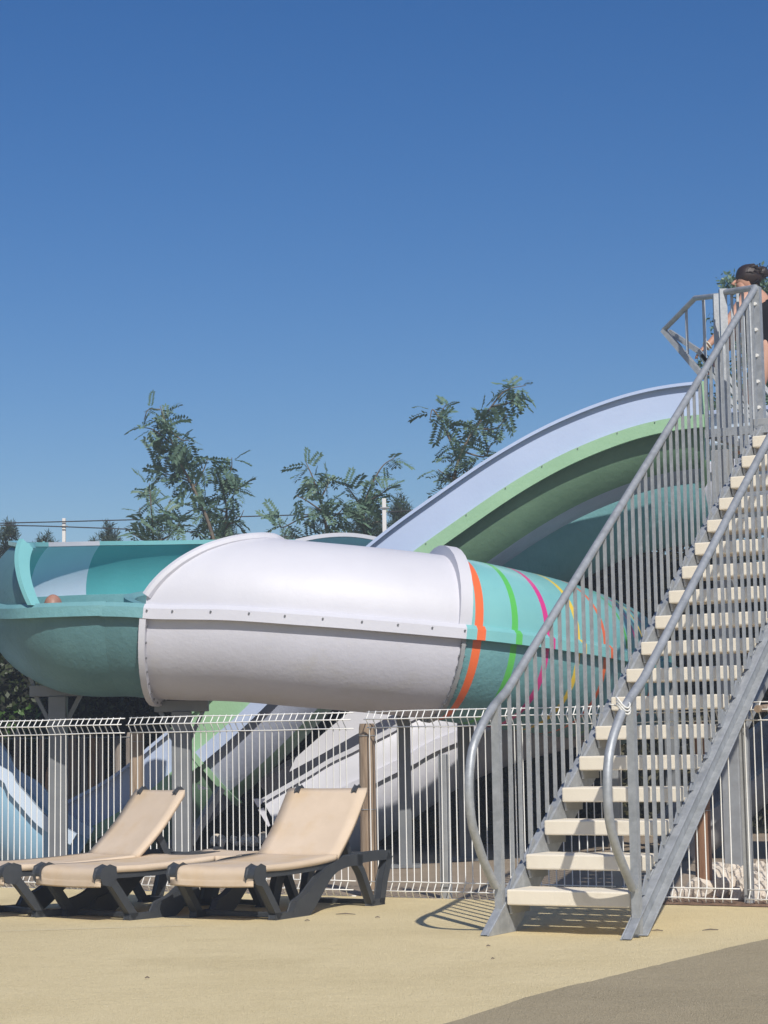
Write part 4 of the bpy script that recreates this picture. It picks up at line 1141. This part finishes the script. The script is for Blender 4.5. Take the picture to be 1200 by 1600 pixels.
# fingers of both hands: short bent chains from the palm
for base,prev,nm in ((V[9],V[8],'near'),(V[13],V[12],'far')):
    d=(base-prev).normalized(); sdir=Vector((0,1,0))
    vv=[base-d*.01]; ee=[]; rr=[(.026,.018)]
    for q,(off,ln) in enumerate(((-.028,.062),(-.009,.072),(.01,.068),(.028,.055))):
        st_=len(vv); vv+=[base+d*.025+sdir*off,base+d*(.025+ln*.55)+sdir*off*1.1+Vector((0,0,-.006)),base+d*(.02+ln)+sdir*off*1.1+Vector((.004,0,-.028))]; rr+=[.010,.009,.008]
        ee+=[(0,st_),(st_,st_+1),(st_+1,st_+2)]
    st_=len(vv); vv+=[base+sdir*-.035+Vector((0,0,.005)),base+d*.03+sdir*-.055+Vector((0,0,-.01))]; rr+=[.011,.009]; ee+=[(0,st_),(st_,st_+1)]
    skin_body('hand',vv,ee,rr,M['skin'],wroot,sub=1)
mb=MB(); 
for k in range(2):
    c=V[8].lerp(V[9],.2+.35*k); dd=(V[9]-V[8]).normalized(); s1=dd.cross(Vector((0,1,0))).normalized()
    mb.tube([c+s1*(.036*math.cos(t))+Vector((0,1,0))*(.036*math.sin(t)) for t in [2*math.pi*j/14 for j in range(14)]],.006,6,closed=True)
mb.build('bracelet',M['bracelet'],wroot,smooth=True)
# rider in the flume, only the top of the head shows over the flange
ib=fcross(92); YR=A[ib].y-.12; cR=U(83,929,YR)
rroot=empty('person','bather sitting in the teal bend, only a sunburnt scalp above the rim','person',(cR.x,YR,cR.z-.62)); RO=rroot.location.copy()
z0=cR.z-RO.z
V2=[Vector((.30,0,z0-.60)),Vector((.20,0,z0-.44)),Vector((.08,0,z0-.27)),Vector((.01,0,z0-.17)),Vector((0,0,z0-.11)),Vector((.05,-.16,z0-.29)),Vector((.14,-.2,z0-.42)),Vector((.3,-.17,z0-.52)),Vector((.05,.16,z0-.29)),Vector((.14,.2,z0-.42)),Vector((.3,.17,z0-.52)),
    Vector((.36,-.09,z0-.62)),Vector((.72,-.1,z0-.52)),Vector((1.08,-.08,z0-.62)),Vector((.36,.09,z0-.62)),Vector((.72,.1,z0-.52)),Vector((1.08,.08,z0-.62))]
skin_body('body',V2,[(0,1),(1,2),(2,3),(3,4),(2,5),(5,6),(6,7),(2,8),(8,9),(9,10),(0,11),(11,12),(12,13),(0,14),(14,15),(15,16)],[(.12,.09),(.12,.10),(.12,.09),.05,.065,.05,.04,.03,.05,.04,.03,.075,.055,.035,.075,.055,.035],M['skin'],rroot)
ball('head',Vector((0,0,z0-.10)),.085,M['scalp'],rroot,(.88,1.05,1.2))
ball('nose',Vector((.08,0,z0-.10)),.014,M['skin'],rroot)
for sg in (-1,1): ball('ear',Vector((0,sg*.078,z0-.105)),.022,M['skin'],rroot,(.8,.4,1.2))
# small litter: twigs and leaves on the paving
rng=random.Random(8)
for (px,py,l) in ((763,1480,.02),(1110,1455,.09),(1027,1456,.06),(480,1440,.03),(540,1430,.12),(590,1435,.03),(230,1530,.02),(770,1500,.015)):
    q=G(px,py); mb=MB(); an=rng.uniform(-.3,.3); d=Vector((math.cos(an),math.sin(an),0))*l/2
    mb.tube([q-d+Vector((0,0,.006)),q+Vector((0,0,.010)),q+d+Vector((0,0,.006))],[.002,.004,.002],5); o=mb.build('twig',M['bark']); tag(o,'tiny dry twig lying on the tan paving','twig','dry twigs on the paving')
